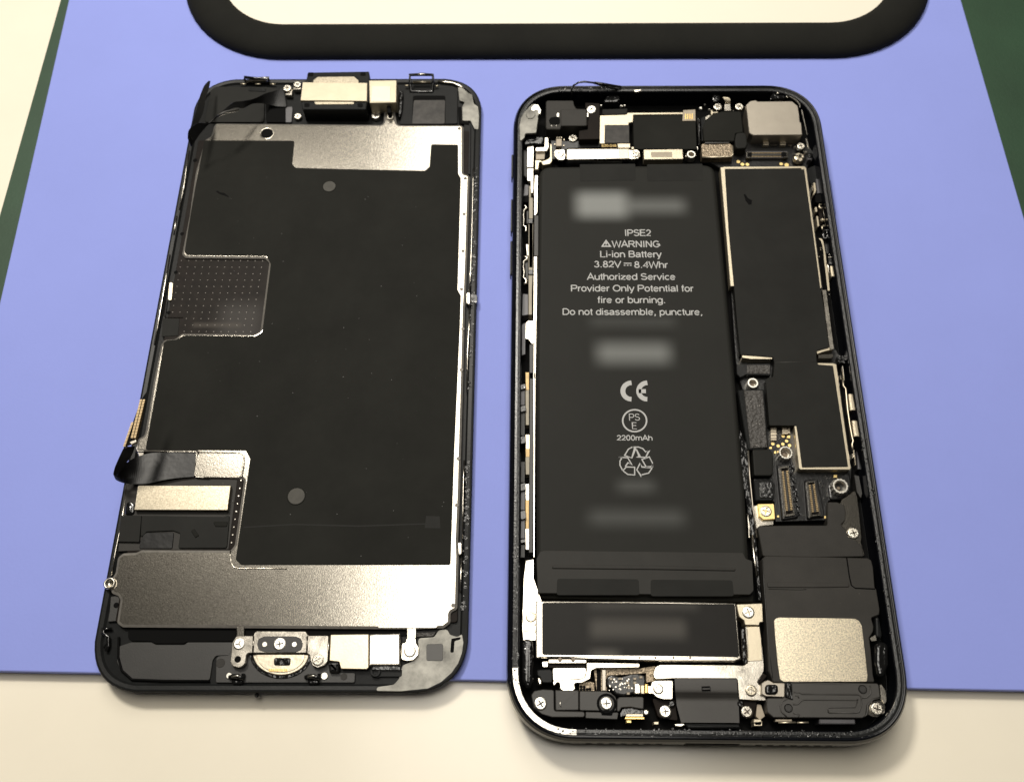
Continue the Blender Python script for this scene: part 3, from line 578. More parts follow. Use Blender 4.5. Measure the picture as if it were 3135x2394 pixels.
# ---- bottom end: home button bracket and flex
prism('bottom_cover', 'satin', P('F', 270, 1090, 390, 1050, 590, 1050, 640, 1075, 920, 1075, 950, 1050, 1400, 1050, 1440, 1180, 1230, 1185, 1200, 1230, 1170, 1430, 400, 1425, 290, 1340, 250, 1240), 1.62, 1.3, DS, r=0.5)
prism('bottom_slot', 'pit', P('F', 362, 925, 1430, 925, 1425, 1000, 1400, 1040, 950, 1045, 910, 1062, 640, 1062, 590, 1040, 400, 1035, 362, 1010), 1.7, 1.3, DS, r=0.4, bev=0)
prism('bottom_slot', 'pit', P('G', 240, 125, 1610, 122, 1610, 180, 240, 185), 1.7, 1.3, DS, bev=0)
prism('home_film', 'satin', P('G', 0, 575, 5, 370, 25, 350, 110, 345, 130, 300, 960, 380, 1040, 490, 1175, 490, 1172, 575), 1.72, 1.35, DS, r=0.3)
for u, v, r in ((40, 410, 38), (1080, 525, 28)): (x, y), = P('G', u, v); disc('film_dot', 'foilblack', x, y, 1.76, r / 2.75 / 17, 0.1, DS)
for u, v, r in ((113, 515, 24), (915, 518, 28)): (x, y), = P('G', u, v); disc('white_dot', 'whitescrew', x, y, 1.95, r / 2.75 / 17, 0.3, DS)
hb = prism('home_bracket', 'nickel', P('G', 175, 180, 320, 180, 322, 160, 345, 140, 760, 142, 782, 178, 960, 178, 950, 330, 945, 395, 915, 430, 860, 452, 815, 430, 797, 385, 795, 345, 770, 325, 275, 325, 258, 345, 252, 410, 225, 440, 185, 448, 145, 435, 122, 400, 130, 340, 140, 235), 2.9, 2.2, DS, r=0.4, bev=0.1)
prism('bracket_link', 'plate', P('G', 178, 100, 240, 100, 240, 185, 178, 185), 2.45, 2.0, DS, bev=0.05)
pl = prism('bracket_pill', 'satin', P('G', 350, 250, 362, 205, 410, 185, 675, 185, 720, 205, 735, 255, 720, 300, 675, 320, 410, 318, 362, 300), 2.96, 2.7, hb, r=0.5, bev=0.03)
screw('G', 538, 250, 3.15, 56, 'p', DS)
for u in (413, 663): (x, y), = P('G', u, 252); disc('rivet', 'whitescrew', x, y, 3.02, 0.46, 0.2, pl, 16)
tube('bracket_fold', 'plate', 'G', [(320, 182, 2.95), (313, 325, 2.95)], 0.15, hb)
tube('bracket_fold', 'plate', 'G', [(772, 182, 2.95), (768, 318, 2.95)], 0.15, hb)
tube('bracket_fold', 'plate', 'G', [(955, 180, 2.95), (948, 395, 2.95)], 0.15, hb)
screw('G', 196, 248, 3.1, 50, 'y', DS); screw('G', 860, 383, 3.1, 50, 's', DS)
(x, y), = P('G', 186, 378); disc('bracket_hole', 'pit', x, y, 2.93, 0.58, 0.2, hb, 16, 0.0)
arc = [(548 + 238 * math.cos(a), 335 + 180 * math.sin(a)) for a in [math.pi * i / 18 for i in range(19)]]
arc2 = [(548 + 260 * math.cos(a), 335 + 205 * math.sin(a)) for a in [math.pi * i / 18 for i in range(19)]]
arc3 = [(548 + 205 * math.cos(a), 338 + 152 * math.sin(a)) for a in [math.pi * i / 18 for i in range(19)]]
prism('button_gasket', 'gloss', P('G', *[c for p in arc2 for c in p]), 1.95, 1.4, DS)
hbtn = prism('home_button', 'brass', P('G', *[c for p in arc for c in p]), 2.3, 1.6, DS, bev=0.2, seg=2)
prism('button_face', 'brass', P('G', *[c for p in arc3 for c in p]), 2.42, 2.2, hbtn, bev=0.06)
prism('button_slot', 'gloss', P('G', 490, 362, 632, 362, 628, 432, 488, 430), 2.6, 2.3, hbtn, r=0.35, bev=0.2, seg=2)
joined('button_pins', 'gold', [([Q(*P('G', x, y)[0], 2.55).xy for x, y in ((450 + 16 * i, 458), (460 + 16 * i, 458), (459 + 16 * i, 480), (449 + 16 * i, 480))], 2.6, 2.4) for i in range(10)], hbtn)
fb = prism('flex_bracket', 'cream', P('G', 968, 170, 1290, 166, 1288, 448, 1270, 462, 1055, 458, 1040, 400, 958, 390), 2.8, 2.0, DS, r=0.15, bev=0.1)
prism('connector_box', 'nickel', P('G', 1290, 168, 1335, 165, 1555, 160, 1555, 430, 1310, 430, 1288, 440), 3.3, 2.0, DS, r=0.2, bev=0.25, seg=2)
prism('box_front', 'gloss', P('G', 1312, 432, 1556, 430, 1556, 470, 1312, 468), 2.5, 1.5, DS)
prism('flex_roll', 'ribbon', P('G', 945, 398, 1042, 395, 1036, 490, 955, 488), 2.9, 1.6, DS, r=0.2, bev=0.5, seg=4)
tb = prism('screw_tab', 'nickel', P('G', 1568, 242, 1600, 240, 1608, 195, 1685, 196, 1688, 245, 1710, 275, 1708, 340, 1665, 385, 1610, 392, 1562, 380), 2.7, 1.9, DS, r=0.4)
prism('bracket_link', 'plate', P('G', 1612, 100, 1688, 100, 1686, 200, 1612, 200), 2.4, 1.9, DS, bev=0.05)
screw('G', 1635, 310, 2.9, 52, 'p', DS)
prism('plastic_foot', 'plastic', P('G', 1290, 470, 1570, 455, 1568, 515, 1555, 525, 1390, 525, 1370, 535, 1320, 530), 1.9, 1.4, DS, r=0.4)
(x, y), = P('G', 1345, 480); standoff(x, y, 2.3, 0.95, DS, 0.8, 'plastic', 0, 0.45, 'boss')
prism('square_pad', 'clear', P('G', 1775, 250, 1915, 248, 1912, 392, 1775, 390), 1.9, 1.5, DS, r=0.3, bev=0.04)
prism('frame_slot', 'pit', P('G', 1985, 205, 2010, 200, 2065, 190, 2060, 210, 2012, 225, 2005, 320, 1975, 322), 1.86, 1.6, DS, r=0.2, bev=0)
prism('glue_residue', 'residue', P('G', 1570, 430, 1640, 400, 1715, 340, 1700, 200, 1840, 190, 1880, 130, 1950, 125, 1975, 170, 2040, 190, 2075, 160, 2088, 240, 2075, 330, 2045, 410, 1990, 490, 1900, 570, 1790, 625, 1560, 648, 1350, 645, 1360, 610, 1500, 590, 1545, 540), 1.82, 1.35, DS, r=0.6, bev=0.05)
prism('sponge_strip', 'foam', P('G', 1690, 155, 1855, 150, 1830, 185, 1690, 188), 1.9, 1.4, DS, bev=0.05)
for u in (180, 820):
    tube('latch_hook', 'gloss', 'G', [(u - 60, 530, 2.0), (u - 30, 520, 2.5), (u + 10, 522, 2.7), (u + 45, 540, 2.5), (u + 55, 510, 2.0)], 0.42, DS, False, 8)
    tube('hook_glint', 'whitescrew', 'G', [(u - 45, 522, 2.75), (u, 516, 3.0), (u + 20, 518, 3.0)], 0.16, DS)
    prism('hook_base', 'gloss', P('G', u - 55, 545, u + 60, 545, u + 45, 590, u - 40, 590), 2.2, 1.4, DS, r=0.5, bev=0.3, seg=2)
tube('frame_hook', 'gloss', 'F', [(200, 915, 1.95), (130, 920, 1.95), (115, 960, 1.95), (170, 1000, 1.95), (170, 1080, 1.95), (150, 1140, 1.95)], 0.3, DS)
tube('frame_hook', 'plastic', 'F', [(110, 905, 1.95), (105, 960, 1.95), (140, 990, 1.95), (145, 1060, 1.95), (120, 1110, 1.95)], 0.2, DS)
prism('corner_clip', 'satin', P('F', 190, 600, 265, 590, 285, 640, 262, 840, 160, 850, 180, 740), 1.9, 1.4, DS, r=0.2)
(x, y), = P('F', 245, 685); disc('clip_dot', 'pit', x, y, 1.95, 0.5, 0.1, DS, 14, 0.0)
disc('foot_pin', 'gloss', 785, 2127, 0.8, 0.42, 0.8, DS, 10, 0.2)
tube('bottom_groove', 'pit', 'F', [(270, 1000, 1.66), (265, 1200, 1.66), (300, 1330, 1.66), (400, 1420, 1.66), (700, 1432, 1.66), (1170, 1435, 1.66)], 0.22, DS)

# ------------------------------------------------------------------ phone body, open, on the right
ORG = Vector((33.6, 69.2, 0))
PH = thing('phone_body', 'open black phone body showing battery, circuit board and speaker', 'phone', ORG)
rr_ = rrect(-0.75, -1.1, 67.3, 138.0, 11.8, 16, 0.9)
sweep('housing', 'rim', rr_, [(2.6, 0.02), (1.0, 0.3), (0.25, 1.3), (0.0, 2.6), (0.0, 4.2), (0.2, 5.3), (0.55, 5.9), (0.8, 6.05), (0.95, 6.0), (1.0, 5.75), (1.15, 5.7), (2.0, 5.65), (2.1, 5.5), (2.15, 1.1), (2.6, 1.05)], PH)
sweep('rim_ledge', 'ledge', rr_, [(1.05, 5.5), (1.1, 5.78), (1.5, 5.84), (1.95, 5.78), (2.0, 5.5)], PH)
solid('back_plate', rr_(2.2), 1.2, 0.03, 'pit', PH, 0.0)
# side buttons and openings in the rim
def edge_button(x, y0, y1, s):
    solid('side_button', fillet([(x, y0), (x + .3 * s, y0 + .2), (x + .3 * s, y1 - .2), (x, y1)], 0.2), 4.4, 2.6, 'rim', PH, 0.25, 2)
edge_button(-0.73, 113.4, 119.8, -1); edge_button(-0.73, 99.5, 108.0, -1); edge_button(-0.73, 89, 97.5, -1); edge_button(67.28, 103.5, 113, 1)
for i in range(7):
    for x0 in (13.2, 41.5):
        x = x0 + 1.95 * i
        vs = [(x + 0.55 * math.cos(a), -1.16 if d == 0 else -0.8, 3.3 + 0.55 * math.sin(a)) for d in (0, 1) for a in [i2 * math.pi / 5 for i2 in range(10)]]
        link('speaker_hole', vs, [tuple(range(10)), tuple(range(10, 20))] + [(i2, (i2 + 1) % 10, 10 + (i2 + 1) % 10, 10 + i2) for i2 in range(10)], 'pit', PH)
solid('charge_port', fillet([(29.2, -1.16), (38.2, -1.16), (38.2, -0.7), (29.2, -0.7)], 0), 4.5, 2.1, 'pit', PH, 0.1)
# glue left on the rim
gl = []
for i in range(330):
    e = random.random()
    if e < 0.42: x, y = random.uniform(8, 60), random.uniform(0.0, 1.1)
    elif e < 0.62: x, y = 67.3 - random.uniform(0.9, 2.2), random.uniform(12, 60)
    elif e < 0.82: x, y = random.uniform(0.15, 1.4), random.uniform(8, 34)
    else: x, y = random.uniform(9, 24), 138.0 - random.uniform(1.0, 2.0)
    gl.append((ngon(Vector((x, y)), random.uniform(0.05, 0.22), 6), 5.84 + random.uniform(0, 0.14), 5.6))
joined('glue_beads', 'glue', gl, PH, True)
prism('glue_residue', 'residue', P('I', 200, 450, 250, 400, 300, 350, 370, 350, 415, 400, 420, 470, 385, 500, 385, 560, 360, 740, 210, 745, 205, 800, 140, 860, 130, 640, 150, 540), 6.0, 5.5, PH, r=0.4, bev=0.08)
prism('glue_lump', 'whitescrew', P('I', 290, 390, 330, 350, 390, 355, 430, 430, 420, 480, 385, 480, 380, 420, 330, 440, 290, 430), 6.15, 5.8, PH, r=0.3, bev=0.15, seg=2)
prism('residue_ring', 'residue', P('I', 215, 490, 260, 450, 340, 470, 350, 500, 310, 545, 250, 550), 6.12, 5.9, PH, r=0.4, bev=0.08)
# corner bumpers of glossy glue at the bottom corners
for pts in (('Q', (120, 600, 150, 560, 235, 570, 240, 800, 235, 1000, 180, 1080, 120, 980)), ('P', (930, 960, 985, 935, 1030, 960, 1035, 1100, 1000, 1200, 950, 1190, 930, 1100))):
    prism('corner_seal', 'gloss', P(pts[0], *pts[1]), 5.2, 1.2, PH, r=0.9, bev=0.7, seg=4)
tube('frayed_wire', 'gloss', 'I', [(840, 230, 5.6), (835, 160, 6.4), (860, 100, 7.0), (930, 60, 7.6), (1010, 50, 7.8), (1120, 62, 7.6), (1230, 95, 7.0), (1350, 130, 6.4), (1450, 150, 6.1)], 0.22, PH)
tube('frayed_wire', 'gloss', 'I', [(1140, 65, 7.5), (1250, 78, 7.2), (1400, 105, 6.8), (1500, 120, 6.3)], 0.3, PH)
prism('rim_chip', 'nickel', P('J', 215, 90, 270, 80, 350, 80, 345, 110, 240, 130), 6.2, 5.8, PH, r=0.15, bev=0.1)

_l = rr_(1.1), rr_(2.0)
_k = [q for q in range(len(_l[0])) if _l[0][q][0] < 12.5 and _l[0][q][1] < 12]
_vs = [(*_l[w][q], 5.86 + 0.02 * w) for q in _k for w in (0, 1)] + [(*_l[w][q], 5.6) for q in _k for w in (0, 1)]
_n = len(_k); _fs = []
for q in range(_n - 1):
    a, b = 2 * q, 2 * _n + 2 * q
    _fs += [(a, a + 1, a + 3, a + 2), (b, b + 2, b + 3, b + 1), (a, a + 2, b + 2, b), (a + 1, b + 1, b + 3, a + 3)]
_fs += [(0, 1, 2 * _n + 1, 2 * _n), (2 * _n - 2, 4 * _n - 2, 4 * _n - 1, 2 * _n - 1)]
link('bare_lip', _vs, _fs, 'barelip', PH)
# ---- battery
bp = P('S', 30, 22, 700, 14, 1440, 4) + P('T', 1382, 0, 1460, 900, 1482, 1335) + P('T', 1490, 1600, 800, 1590, 12, 1580, 8, 1300, 4, 0)
BZ = 4.7
spots = []
def spot(u0, v0, u1, v1, soft_px, colr, k):
    a = Q(u0, v0, BZ) - ORG; b_ = Q(u1, v1, BZ) - ORG
    spots.append(((a.x + b_.x) / 2, (a.y + b_.y) / 2, abs(b_.x - a.x) / 2, abs(b_.y - a.y) / 2, soft_px / 15.0, colr, k))
G_ = (0.30, 0.31, 0.30)
def spot_s(*a): (u0, v0), (u1, v1) = P('S', *a[:4]); spot(u0, v0, u1, v1, *a[4:])
spot_s(330, 240, 735, 430, 34, G_, 0.72); spot_s(730, 290, 1200, 395, 34, G_, 0.34)
spot_s(440, 1240, 1120, 1310, 30, G_, 0.10); spot_s(500, 1450, 1080, 1600, 36, G_, 0.48)
(u0, v0), (u1, v1) = P('T', 575, 800, 825, 870); spot(u0, v0, u1, v1, 30, G_, 0.18)
(u0, v0), (u1, v1) = P('T', 375, 1010, 1030, 1100); spot(u0, v0, u1, v1, 34, G_, 0.17)
M['battery'] = mat('battery_wrap', (0.016, 0.016, 0.014), 0.62, var=0.08, vscale=80, grain=3000, gstr=0.004, spec=0.13, spots=spots)
M['battery2'] = mat('battery_tape', (0.022, 0.021, 0.0185), 0.58, var=0.14, vscale=140, grain=3000, gstr=0.006, spec=0.2)
BT = prism('battery', 'battery', bp, BZ, 1.2, PH, r=2.2, bev=1.0, seg=5)
wrap = prism('battery_tape', 'battery2', P('T', 30, 1290, 60, 1282, 800, 1290, 1440, 1298, 1462, 1340, 1505, 1355, 1515, 1560, 1490, 1588, 800, 1586, 15, 1578, 6, 1340), BZ + 0.06, BZ - 1.0, BT, r=0.3, bev=0.05)
prism('fold_ridge', 'battery2', P('T', 120, 1385, 800, 1385, 1390, 1405, 1390, 1425, 800, 1415, 110, 1408), BZ + 0.25, BZ, wrap, r=0.3, bev=0.2, seg=3)
for k, x0, x1, x2, x3, y0, y1 in (('T', 150, 715, 722, 145, 1478, 1592), ('T', 800, 1368, 1378, 800, 1485, 1600)):
    prism('pull_tab', 'film2', P(k, x0, y0, x1, y0 + 4, x2, y1, x3, y1), BZ + 0.12, BZ - 0.6, wrap, r=0.4, bev=0.02)
prism('battery_skirt', 'film', P('T', 6, 1585, 800, 1590, 1515, 1590, 1515, 1640, 1490, 1640, 800, 1632, 150, 1615, 6, 1612), 3.2, 1.25, BT, r=0.3, bev=0.3, seg=3)
for x0, x1 in ((355, 800), (895, 1340)): prism('top_tab', 'film2', P('S', x0, 10, x1, 6, x1 + 4, 138, x0 + 2, 146), BZ + 0.03, BZ - .1, BT, r=0.15, bev=0.01)
PZ = BZ + 0.035
def line(s, u0, u1, v, h=None): (a, y), (b_, _) = P('S', u0, v, u1, v); sign('lettering', s, (a + b_) / 2, y, PZ, b_ - a, BT, (h or 51) / 2.625)
line('WARNING', 615, 998, 650); line('Li-ion Battery', 518, 1008, 731); line('3.82V', 470, 684, 812); line('8.4Whr', 793, 1060, 816)
line('Authorized Service', 416, 1121, 912); line('Provider Only Potential for', 283, 1266, 1005); line('fire or burning.', 500, 1043, 1098); line('Do not disassemble, puncture,', 216, 1340, 1194)
line('IPSE2', 715, 925, 560)
(x, y), = P('T', 688, 500); sign('lettering', '2200mAh', x, y, PZ, 246 / 2.27, BT, 36 / 2.27, pen=0.16)
vs = []; fs = []
def sp(k, *c): return [Q(x, y, PZ).xy for x, y in P(k, *c)]
stroke(vs, fs, sp('S', 534, 668, 566, 622, 600, 668), 0.28, PZ, True); stroke(vs, fs, sp('S', 566, 634, 566, 654), 0.3, PZ); stroke(vs, fs, sp('S', 566, 659, 566, 664), 0.3, PZ)
link('warning_triangle', vs, fs, 'print_', BT)
vs = []; fs = []
stroke(vs, fs, sp('S', 708, 804, 771, 805), 0.22, PZ)
for a in (708, 733, 757): stroke(vs, fs, sp('S', a, 821, a + 14, 821), 0.22, PZ)
link('direct_current_mark', vs, fs, 'print_', BT)
vs = []; fs = []
for cx, k in ((660, 0), (770, 1)):
    rx, ry = 60, 57
    stroke(vs, fs, sp('T', *[c for i in range(17) for c in (cx + 6 + rx * math.cos(math.pi * (0.5 + i / 16)), 175 + ry * math.sin(math.pi * (0.5 + i / 16)))]), 0.95, PZ)
stroke(vs, fs, sp('T', 716, 176, 766, 176), 0.85, PZ)
link('ce_mark', vs, fs, 'print_', BT)
vs = []; fs = []
stroke(vs, fs, sp('T', *[c for i in range(36) for c in (688 + 83 * math.cos(i * math.pi / 18), 381 + 76 * math.sin(i * math.pi / 18))]), 0.3, PZ, True)
link('pse_mark', vs, fs, 'print_', BT)
for s, u, v, wd in (('PS', 686, 356, 76), ('E', 686, 416, 34)): (x, y), = P('T', u, v); sign('lettering', s, x, y, PZ, wd / 2.27, BT, 48 / 2.27, pen=0.11)
vs = []; fs = []
for pth in ((622, 622, 650, 580, 680, 566, 655, 640 - 20, 668, 640), (650, 578, 690, 562, 730, 570, 762, 600), ):
    pass
for pth, cl in (((618, 622, 645, 578, 672, 564, 692, 572, 668, 640), 1), ((672, 564, 715, 564, 745, 575, 765, 598, 790, 584, 765, 636, 695, 632, 722, 628, 700, 580), 0),
                ((738, 650, 790, 632, 812, 675, 812, 700, 768, 702), 1), ((812, 680, 806, 715, 785, 745, 738, 756, 738, 772, 703, 722, 726, 676, 738, 702, 800, 708), 0),
                ((630, 702, 688, 704, 688, 758, 640, 754, 606, 728), 1), ((606, 730, 586, 690, 586, 660, 600, 640, 570, 634, 640, 638, 670, 690, 642, 672, 622, 700), 0)):
    stroke(vs, fs, sp('T', *pth), 0.22, PZ, bool(cl))
link('recycling_mark', vs, fs, 'print_', BT)

# ---- left side rail: flexes, switches
prism('side_rail', 'nickel', P('L1', 160, 0, 250, 0, 245, 300, 248, 540, 240, 610, 212, 612, 208, 440, 160, 440), 3.6, 1.2, PH, r=0.1)
prism('rail_liner', 'satin', P('L1', 105, 0, 158, 0, 155, 400, 110, 360), 3.2, 1.2, PH)
for y0, y1 in ((510, 680), (680, 980), (1040, 1680)): prism('flex_stiffener', 'stiff', P('L1', 185, y0, 240 if y0 > 600 else 212, y0, 240 if y0 > 600 else 212, y1, 185, y1), 3.4, 1.2, PH, bev=0.05)
prism('flex_clip', 'gloss', P('L1', 172, 985, 238, 985, 240, 1045, 172, 1045), 3.7, 1.2, PH, r=0.15)
prism('battery_rail', 'nickel', P('L1', 275, 140, 320, 140, 318, 290, 272, 290), 3.4, 1.2, PH)
prism('battery_rail', 'nickel', P('L1', 268, 360, 311, 360, 306, 890, 278, 930, 258, 930, 258, 580), 3.4, 1.2, PH)
prism('rail_gap', 'satin', P('L1', 258, 935, 320, 930, 318, 1510, 255, 1510), 3.3, 1.2, PH)
prism('battery_rail', 'nickel', P('L', 208, 632, 236, 632, 236, 900, 232, 1180, 224, 1680, 205, 1680, 206, 1390, 204, 1180), 3.4, 1.2, PH)
prism('battery_rail', 'nickel', P('M', 148, 0, 163, 0, 160, 500, 158, 1160, 148, 1160, 150, 500), 3.4, 1.2, PH)
prism('grey_spacer', 'greyplate', P('L1', 122, 490, 182, 500, 175, 645, 105, 660), 3.4, 1.2, PH, r=0.2)
prism('switch_seal', 'pit', P('L1', 95, 690, 150, 650, 185, 660, 185, 745, 95, 745), 3.5, 1.2, PH, r=0.2)
for pts in (((100, 800), (138, 800), (150, 825), (112, 860), (106, 930), (110, 1000), (104, 1085), (138, 1095), (146, 1150), (112, 1168)),):
    tube('switch_spring', 'nickel', 'L1', [(a, b_, 3.6) for a, b_ in pts], 0.22, PH)
tube('switch_spring', 'nickel', 'L', [(a, b_, 3.6) for a, b_ in ((118, 630), (150, 640), (150, 655), (120, 675), (118, 730), (126, 765), (118, 810), (142, 835), (142, 860), (122, 868))], 0.26, PH)
for k, a in (('L1', (150, 870, 178, 870, 176, 1050, 150, 1050)), ('L', (130, 660, 160, 660, 160, 830, 140, 830))): prism('switch_body', 'satin', P(k, *a), 3.2, 1.2, PH)
prism('spring_tab', 'nickel', P('L1', 140, 1340, 175, 1350, 178, 1520, 155, 1500), 3.4, 1.2, PH, r=0.1)
prism('flex_stiffener', 'stiff', P('L', 163, 340, 203, 340, 198, 760, 163, 760), 3.4, 1.2, PH, bev=0.05)
prism('flex_clip', 'gloss', P('L', 162, 745, 200, 745, 200, 785, 162, 785), 3.7, 1.2, PH, r=0.15)
prism('flex_stiffener', 'stiff', P('L', 163, 790, 198, 790, 192, 940, 192, 1130, 163, 1130), 3.4, 1.2, PH, bev=0.05)
prism('grey_spacer', 'greyplate', P('L', 112, 950, 160, 955, 160, 1130, 105, 1140), 3.4, 1.2, PH, r=0.15)
prism('grey_spacer', 'greyplate', P('L', 105, 1215, 138, 1195, 135, 1470, 104, 1480), 3.4, 1.2, PH, r=0.15)
prism('side_plate', 'nickel', P('L', 138, 1200, 160, 1180, 226, 1180, 222, 1380, 190, 1380, 160, 1340, 135, 1335), 3.6, 1.2, PH, r=0.1)
prism('side_bar', 'satin', P('L', 170, 1385, 205, 1385, 203, 1680, 170, 1680), 3.5, 1.2, PH)
prism('side_bar', 'satin', P('M', 125, 0, 150, 0, 150, 700, 146, 1130, 120, 1130, 125, 500), 3.5, 1.2, PH)
for y0, y1, mname in ((0, 110, 'amber'), (110, 330, 'stiff'), (390, 480, 'cream'), (480, 530, 'amber'), (530, 640, 'stiff'), (700, 800, 'nickel'), (800, 980, 'amber'), (980, 1110, 'nickel')):
    w0 = 132 if 380 < y0 < 540 else 122
    prism('gold_flex', mname, P('M', 100, y0, w0, y0, w0, y1, 102, y1), 3.0, 1.2, PH, bev=0.04)
for y0, y1 in ((70, 110), (205, 250), (395, 450), (690, 745), (862, 925), (1040, 1072)):
    prism('side_clip', 'gloss', P('M', 68, y0 + 8, 100, y0, 104, y1 - 10, 70, y1), 3.6, 1.2, PH, r=0.2)
for y0, y1 in ((110, 205), (250, 395), (560, 690), (745, 862), (925, 1040), (1080, 1160)): prism('rail_liner', 'greyplate' if y0 in (745, 925, 110) else 'satin', P('M', 72, y0, 96, y0, 95, y1, 70, y1), 3.0, 1.2, PH, bev=0.03)
prism('corner_plate', 'nickel', P('M', 102, 1180, 152, 1170, 152, 1290, 205, 1440, 200, 1480, 195, 1680, 85, 1680, 78, 1590, 82, 1480, 88, 1290), 3.8, 1.2, PH, r=0.1)
prism('fold_plate', 'nickel', P('Q', 125, 265, 290, 250, 285, 400, 215, 455, 210, 480, 135, 490), 4.2, 3.6, PH, r=0.3)
screw('Q', 210, 350, 4.35, 56, 'b', PH)
prism('contact_tab', 'nickel', P('Q', 185, 470, 260, 470, 255, 510, 200, 505), 4.0, 3.0, PH, r=0.2)

# ---- top left: sensor block, connector bracket
cv = prism('sensor_cover', 'foilblack', P('I', 490, 320, 510, 300, 860, 300, 870, 360, 900, 410, 1020, 415, 1050, 430, 1050, 630, 1030, 650, 690, 655, 685, 690, 500, 688, 488, 660), 4.7, 1.3, PH, r=0.3, bev=0.15)
prism('cover_step', 'foilblack', P('I', 688, 420, 1040, 420, 1042, 640, 690, 642), 5.0, 4.5, cv, r=0.3, bev=0.2, seg=2)
prism('cover_hole', 'pit', P('I', 530, 570, 555, 530, 620, 520, 680, 540, 680, 625, 545, 625), 4.74, 4.4, cv, r=0.5, bev=0)
for u in (567, 634): disc('solder_and_glint_bead', 'whitescrew', *P('I', u, 638)[0], 4.9, 0.28, 0.3, PH, 12, 0.2)  # bright discs modelled in place of two white glints below the hole
for a in ((640, 470, 668, 470, 662, 520, 635, 518), (1045, 468, 1062, 468, 1060, 522, 1045, 522)): prism('bright_scuff', 'whitescrew', P('I', *a), 5.05, 4.6, PH, bev=0.02)
prism('flex_plate', 'brown', P('I', 1020, 330, 1215, 340, 1210, 820, 935, 825, 935, 710, 1055, 690, 1055, 410, 1020, 400), 4.4, 2.0, PH, r=0.15)
screw('I', 1105, 415, 4.75, 68, 'w', PH); screw('I', 855, 800, 3.0, 62, 's', PH)
prism('top_block', 'film2', P('I', 1250, 420, 1590, 410, 1580, 490, 1250, 490), 4.0, 1.2, PH, r=0.2)
prism('cable_end', 'gloss', P('I', 1320, 220, 1400, 195, 1480, 230, 1490, 290, 1460, 315, 1260, 320), 4.6, 1.4, PH, r=0.4, bev=0.3, seg=2)
for u, v in ((1232, 362), (1503, 368), (1550, 362)): disc('solder_and_glint_bead', 'whitescrew', *P('I', u, v)[0], 4.0, 0.33, 0.5, PH, 12, 0.2)
prism('corner_block', 'gloss', P('I', 205, 790, 260, 760, 340, 780, 470, 780, 470, 860, 430, 890, 320, 880, 180, 900), 4.6, 1.4, PH, r=0.5, bev=0.4, seg=3)
prism('bent_bracket', 'nickel', P('I', 475, 800, 520, 800, 528, 930, 500, 980, 350, 985, 350, 935, 470, 930), 4.4, 1.4, PH, r=0.25)
prism('rail_top', 'nickel', P('I', 240, 900, 325, 900, 325, 980, 320, 1200, 235, 1200), 3.9, 1.2, PH, r=0.1)
prism('rail_box', 'chip', P('I', 355, 990, 480, 990, 470, 1090, 355, 1095), 3.7, 1.2, PH, bev=0.05)
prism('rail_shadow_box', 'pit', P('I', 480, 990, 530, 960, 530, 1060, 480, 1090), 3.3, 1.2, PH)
prism('rail_foot', 'cream', P('I', 345, 1105, 410, 1105, 440, 1120, 520, 1090, 545, 1060, 545, 870, 570, 900, 572, 1120, 540, 1155, 450, 1170, 430, 1130, 400, 1130, 385, 1230, 345, 1230), 3.6, 1.2, PH, r=0.1)
prism('small_board', 'pcb', P('I', 560, 840, 770, 850, 1220, 850, 1220, 930, 780, 945, 760, 1090, 575, 1090), 2.6, 1.2, PH, bev=0.03)
prism('ceramic_chip', 'chip', P('I', 628, 815, 705, 815, 702, 915, 625, 915), 3.6, 2.4, PH, bev=0.08)
for u, v in ((640, 798), (668, 798), (698, 798), (735, 828), (730, 908), (610, 890)): prism('solder_pad', 'cream', P('I', u - 8, v - 8, u + 8, v - 8, u + 8, v + 8, u - 8, v + 8), 2.9, 2.4, PH, bev=0.03)
prism('flex_cable', 'cream', P('I', 1218, 505, 1555, 495, 1600, 468, 2400, 462, 2410, 485, 1665, 492, 1660, 590, 1605, 600, 1600, 632, 1285, 632, 1280, 880, 1214, 880), 3.9, 3.6, PH, r=0.15, bev=0.04)
prism('smoked_window', 'smoke', P('I', 1286, 634, 1610, 634, 1612, 872, 1284, 872), 3.85, 3.2, PH, bev=0.03)
prism('flex_label_strip', 'brown', P('I', 1225, 882, 1450, 882, 1450, 940, 1225, 940), 3.7, 3.0, PH, bev=0.02)
(x, y), = P('I', 1340, 910); sign('lettering', '620-018', x, y, 3.73, 195 / 4.4, PH, 32 / 4.4, 'printgold', 0.2)
prism('cream_chip', 'cream', P('I', 1452, 880, 1625, 880, 1628, 940, 1460, 940), 4.3, 3.0, PH, bev=0.08)
br = prism('connector_bracket', 'nickel', P('I', 768, 960, 790, 950, 1600, 948, 1625, 960, 1720, 955, 1760, 990, 1762, 1040, 1740, 1080, 1640, 1092, 1610, 1080, 790, 1096, 768, 1085), 4.4, 3.8, PH, r=0.2, bev=0.2, seg=3)
prism('bracket_bend', 'cream', P('I', 1470, 950, 1605, 948, 1615, 1080, 1480, 1085), 4.55, 4.3, br, bev=0.12, seg=2)
tube('bracket_step', 'plate', 'I', [(756, 960, 4.3), (758, 1098, 4.3)], 0.2, br)
prism('bracket_tab', 'nickel', P('I', 600, 1000, 620, 965, 745, 960, 745, 1100, 660, 1100, 605, 1050), 4.2, 3.6, br, r=0.4)
screw('I', 672, 1013, 4.4, 64, 'w', PH); screw('I', 1692, 1015, 4.65, 56, 's', PH)
prism('bracket_pin', 'cream', P('I', 1642, 925, 1675, 925, 1675, 955, 1642, 955), 4.7, 4.0, br, bev=0.05)
prism('torn_tape', 'residue', P('I', 1105, 1112, 1150, 1115, 1260, 1100, 1520, 1100, 1515, 1130, 1350, 1125, 1120, 1130), 3.4, 2.6, PH, bev=0.03)
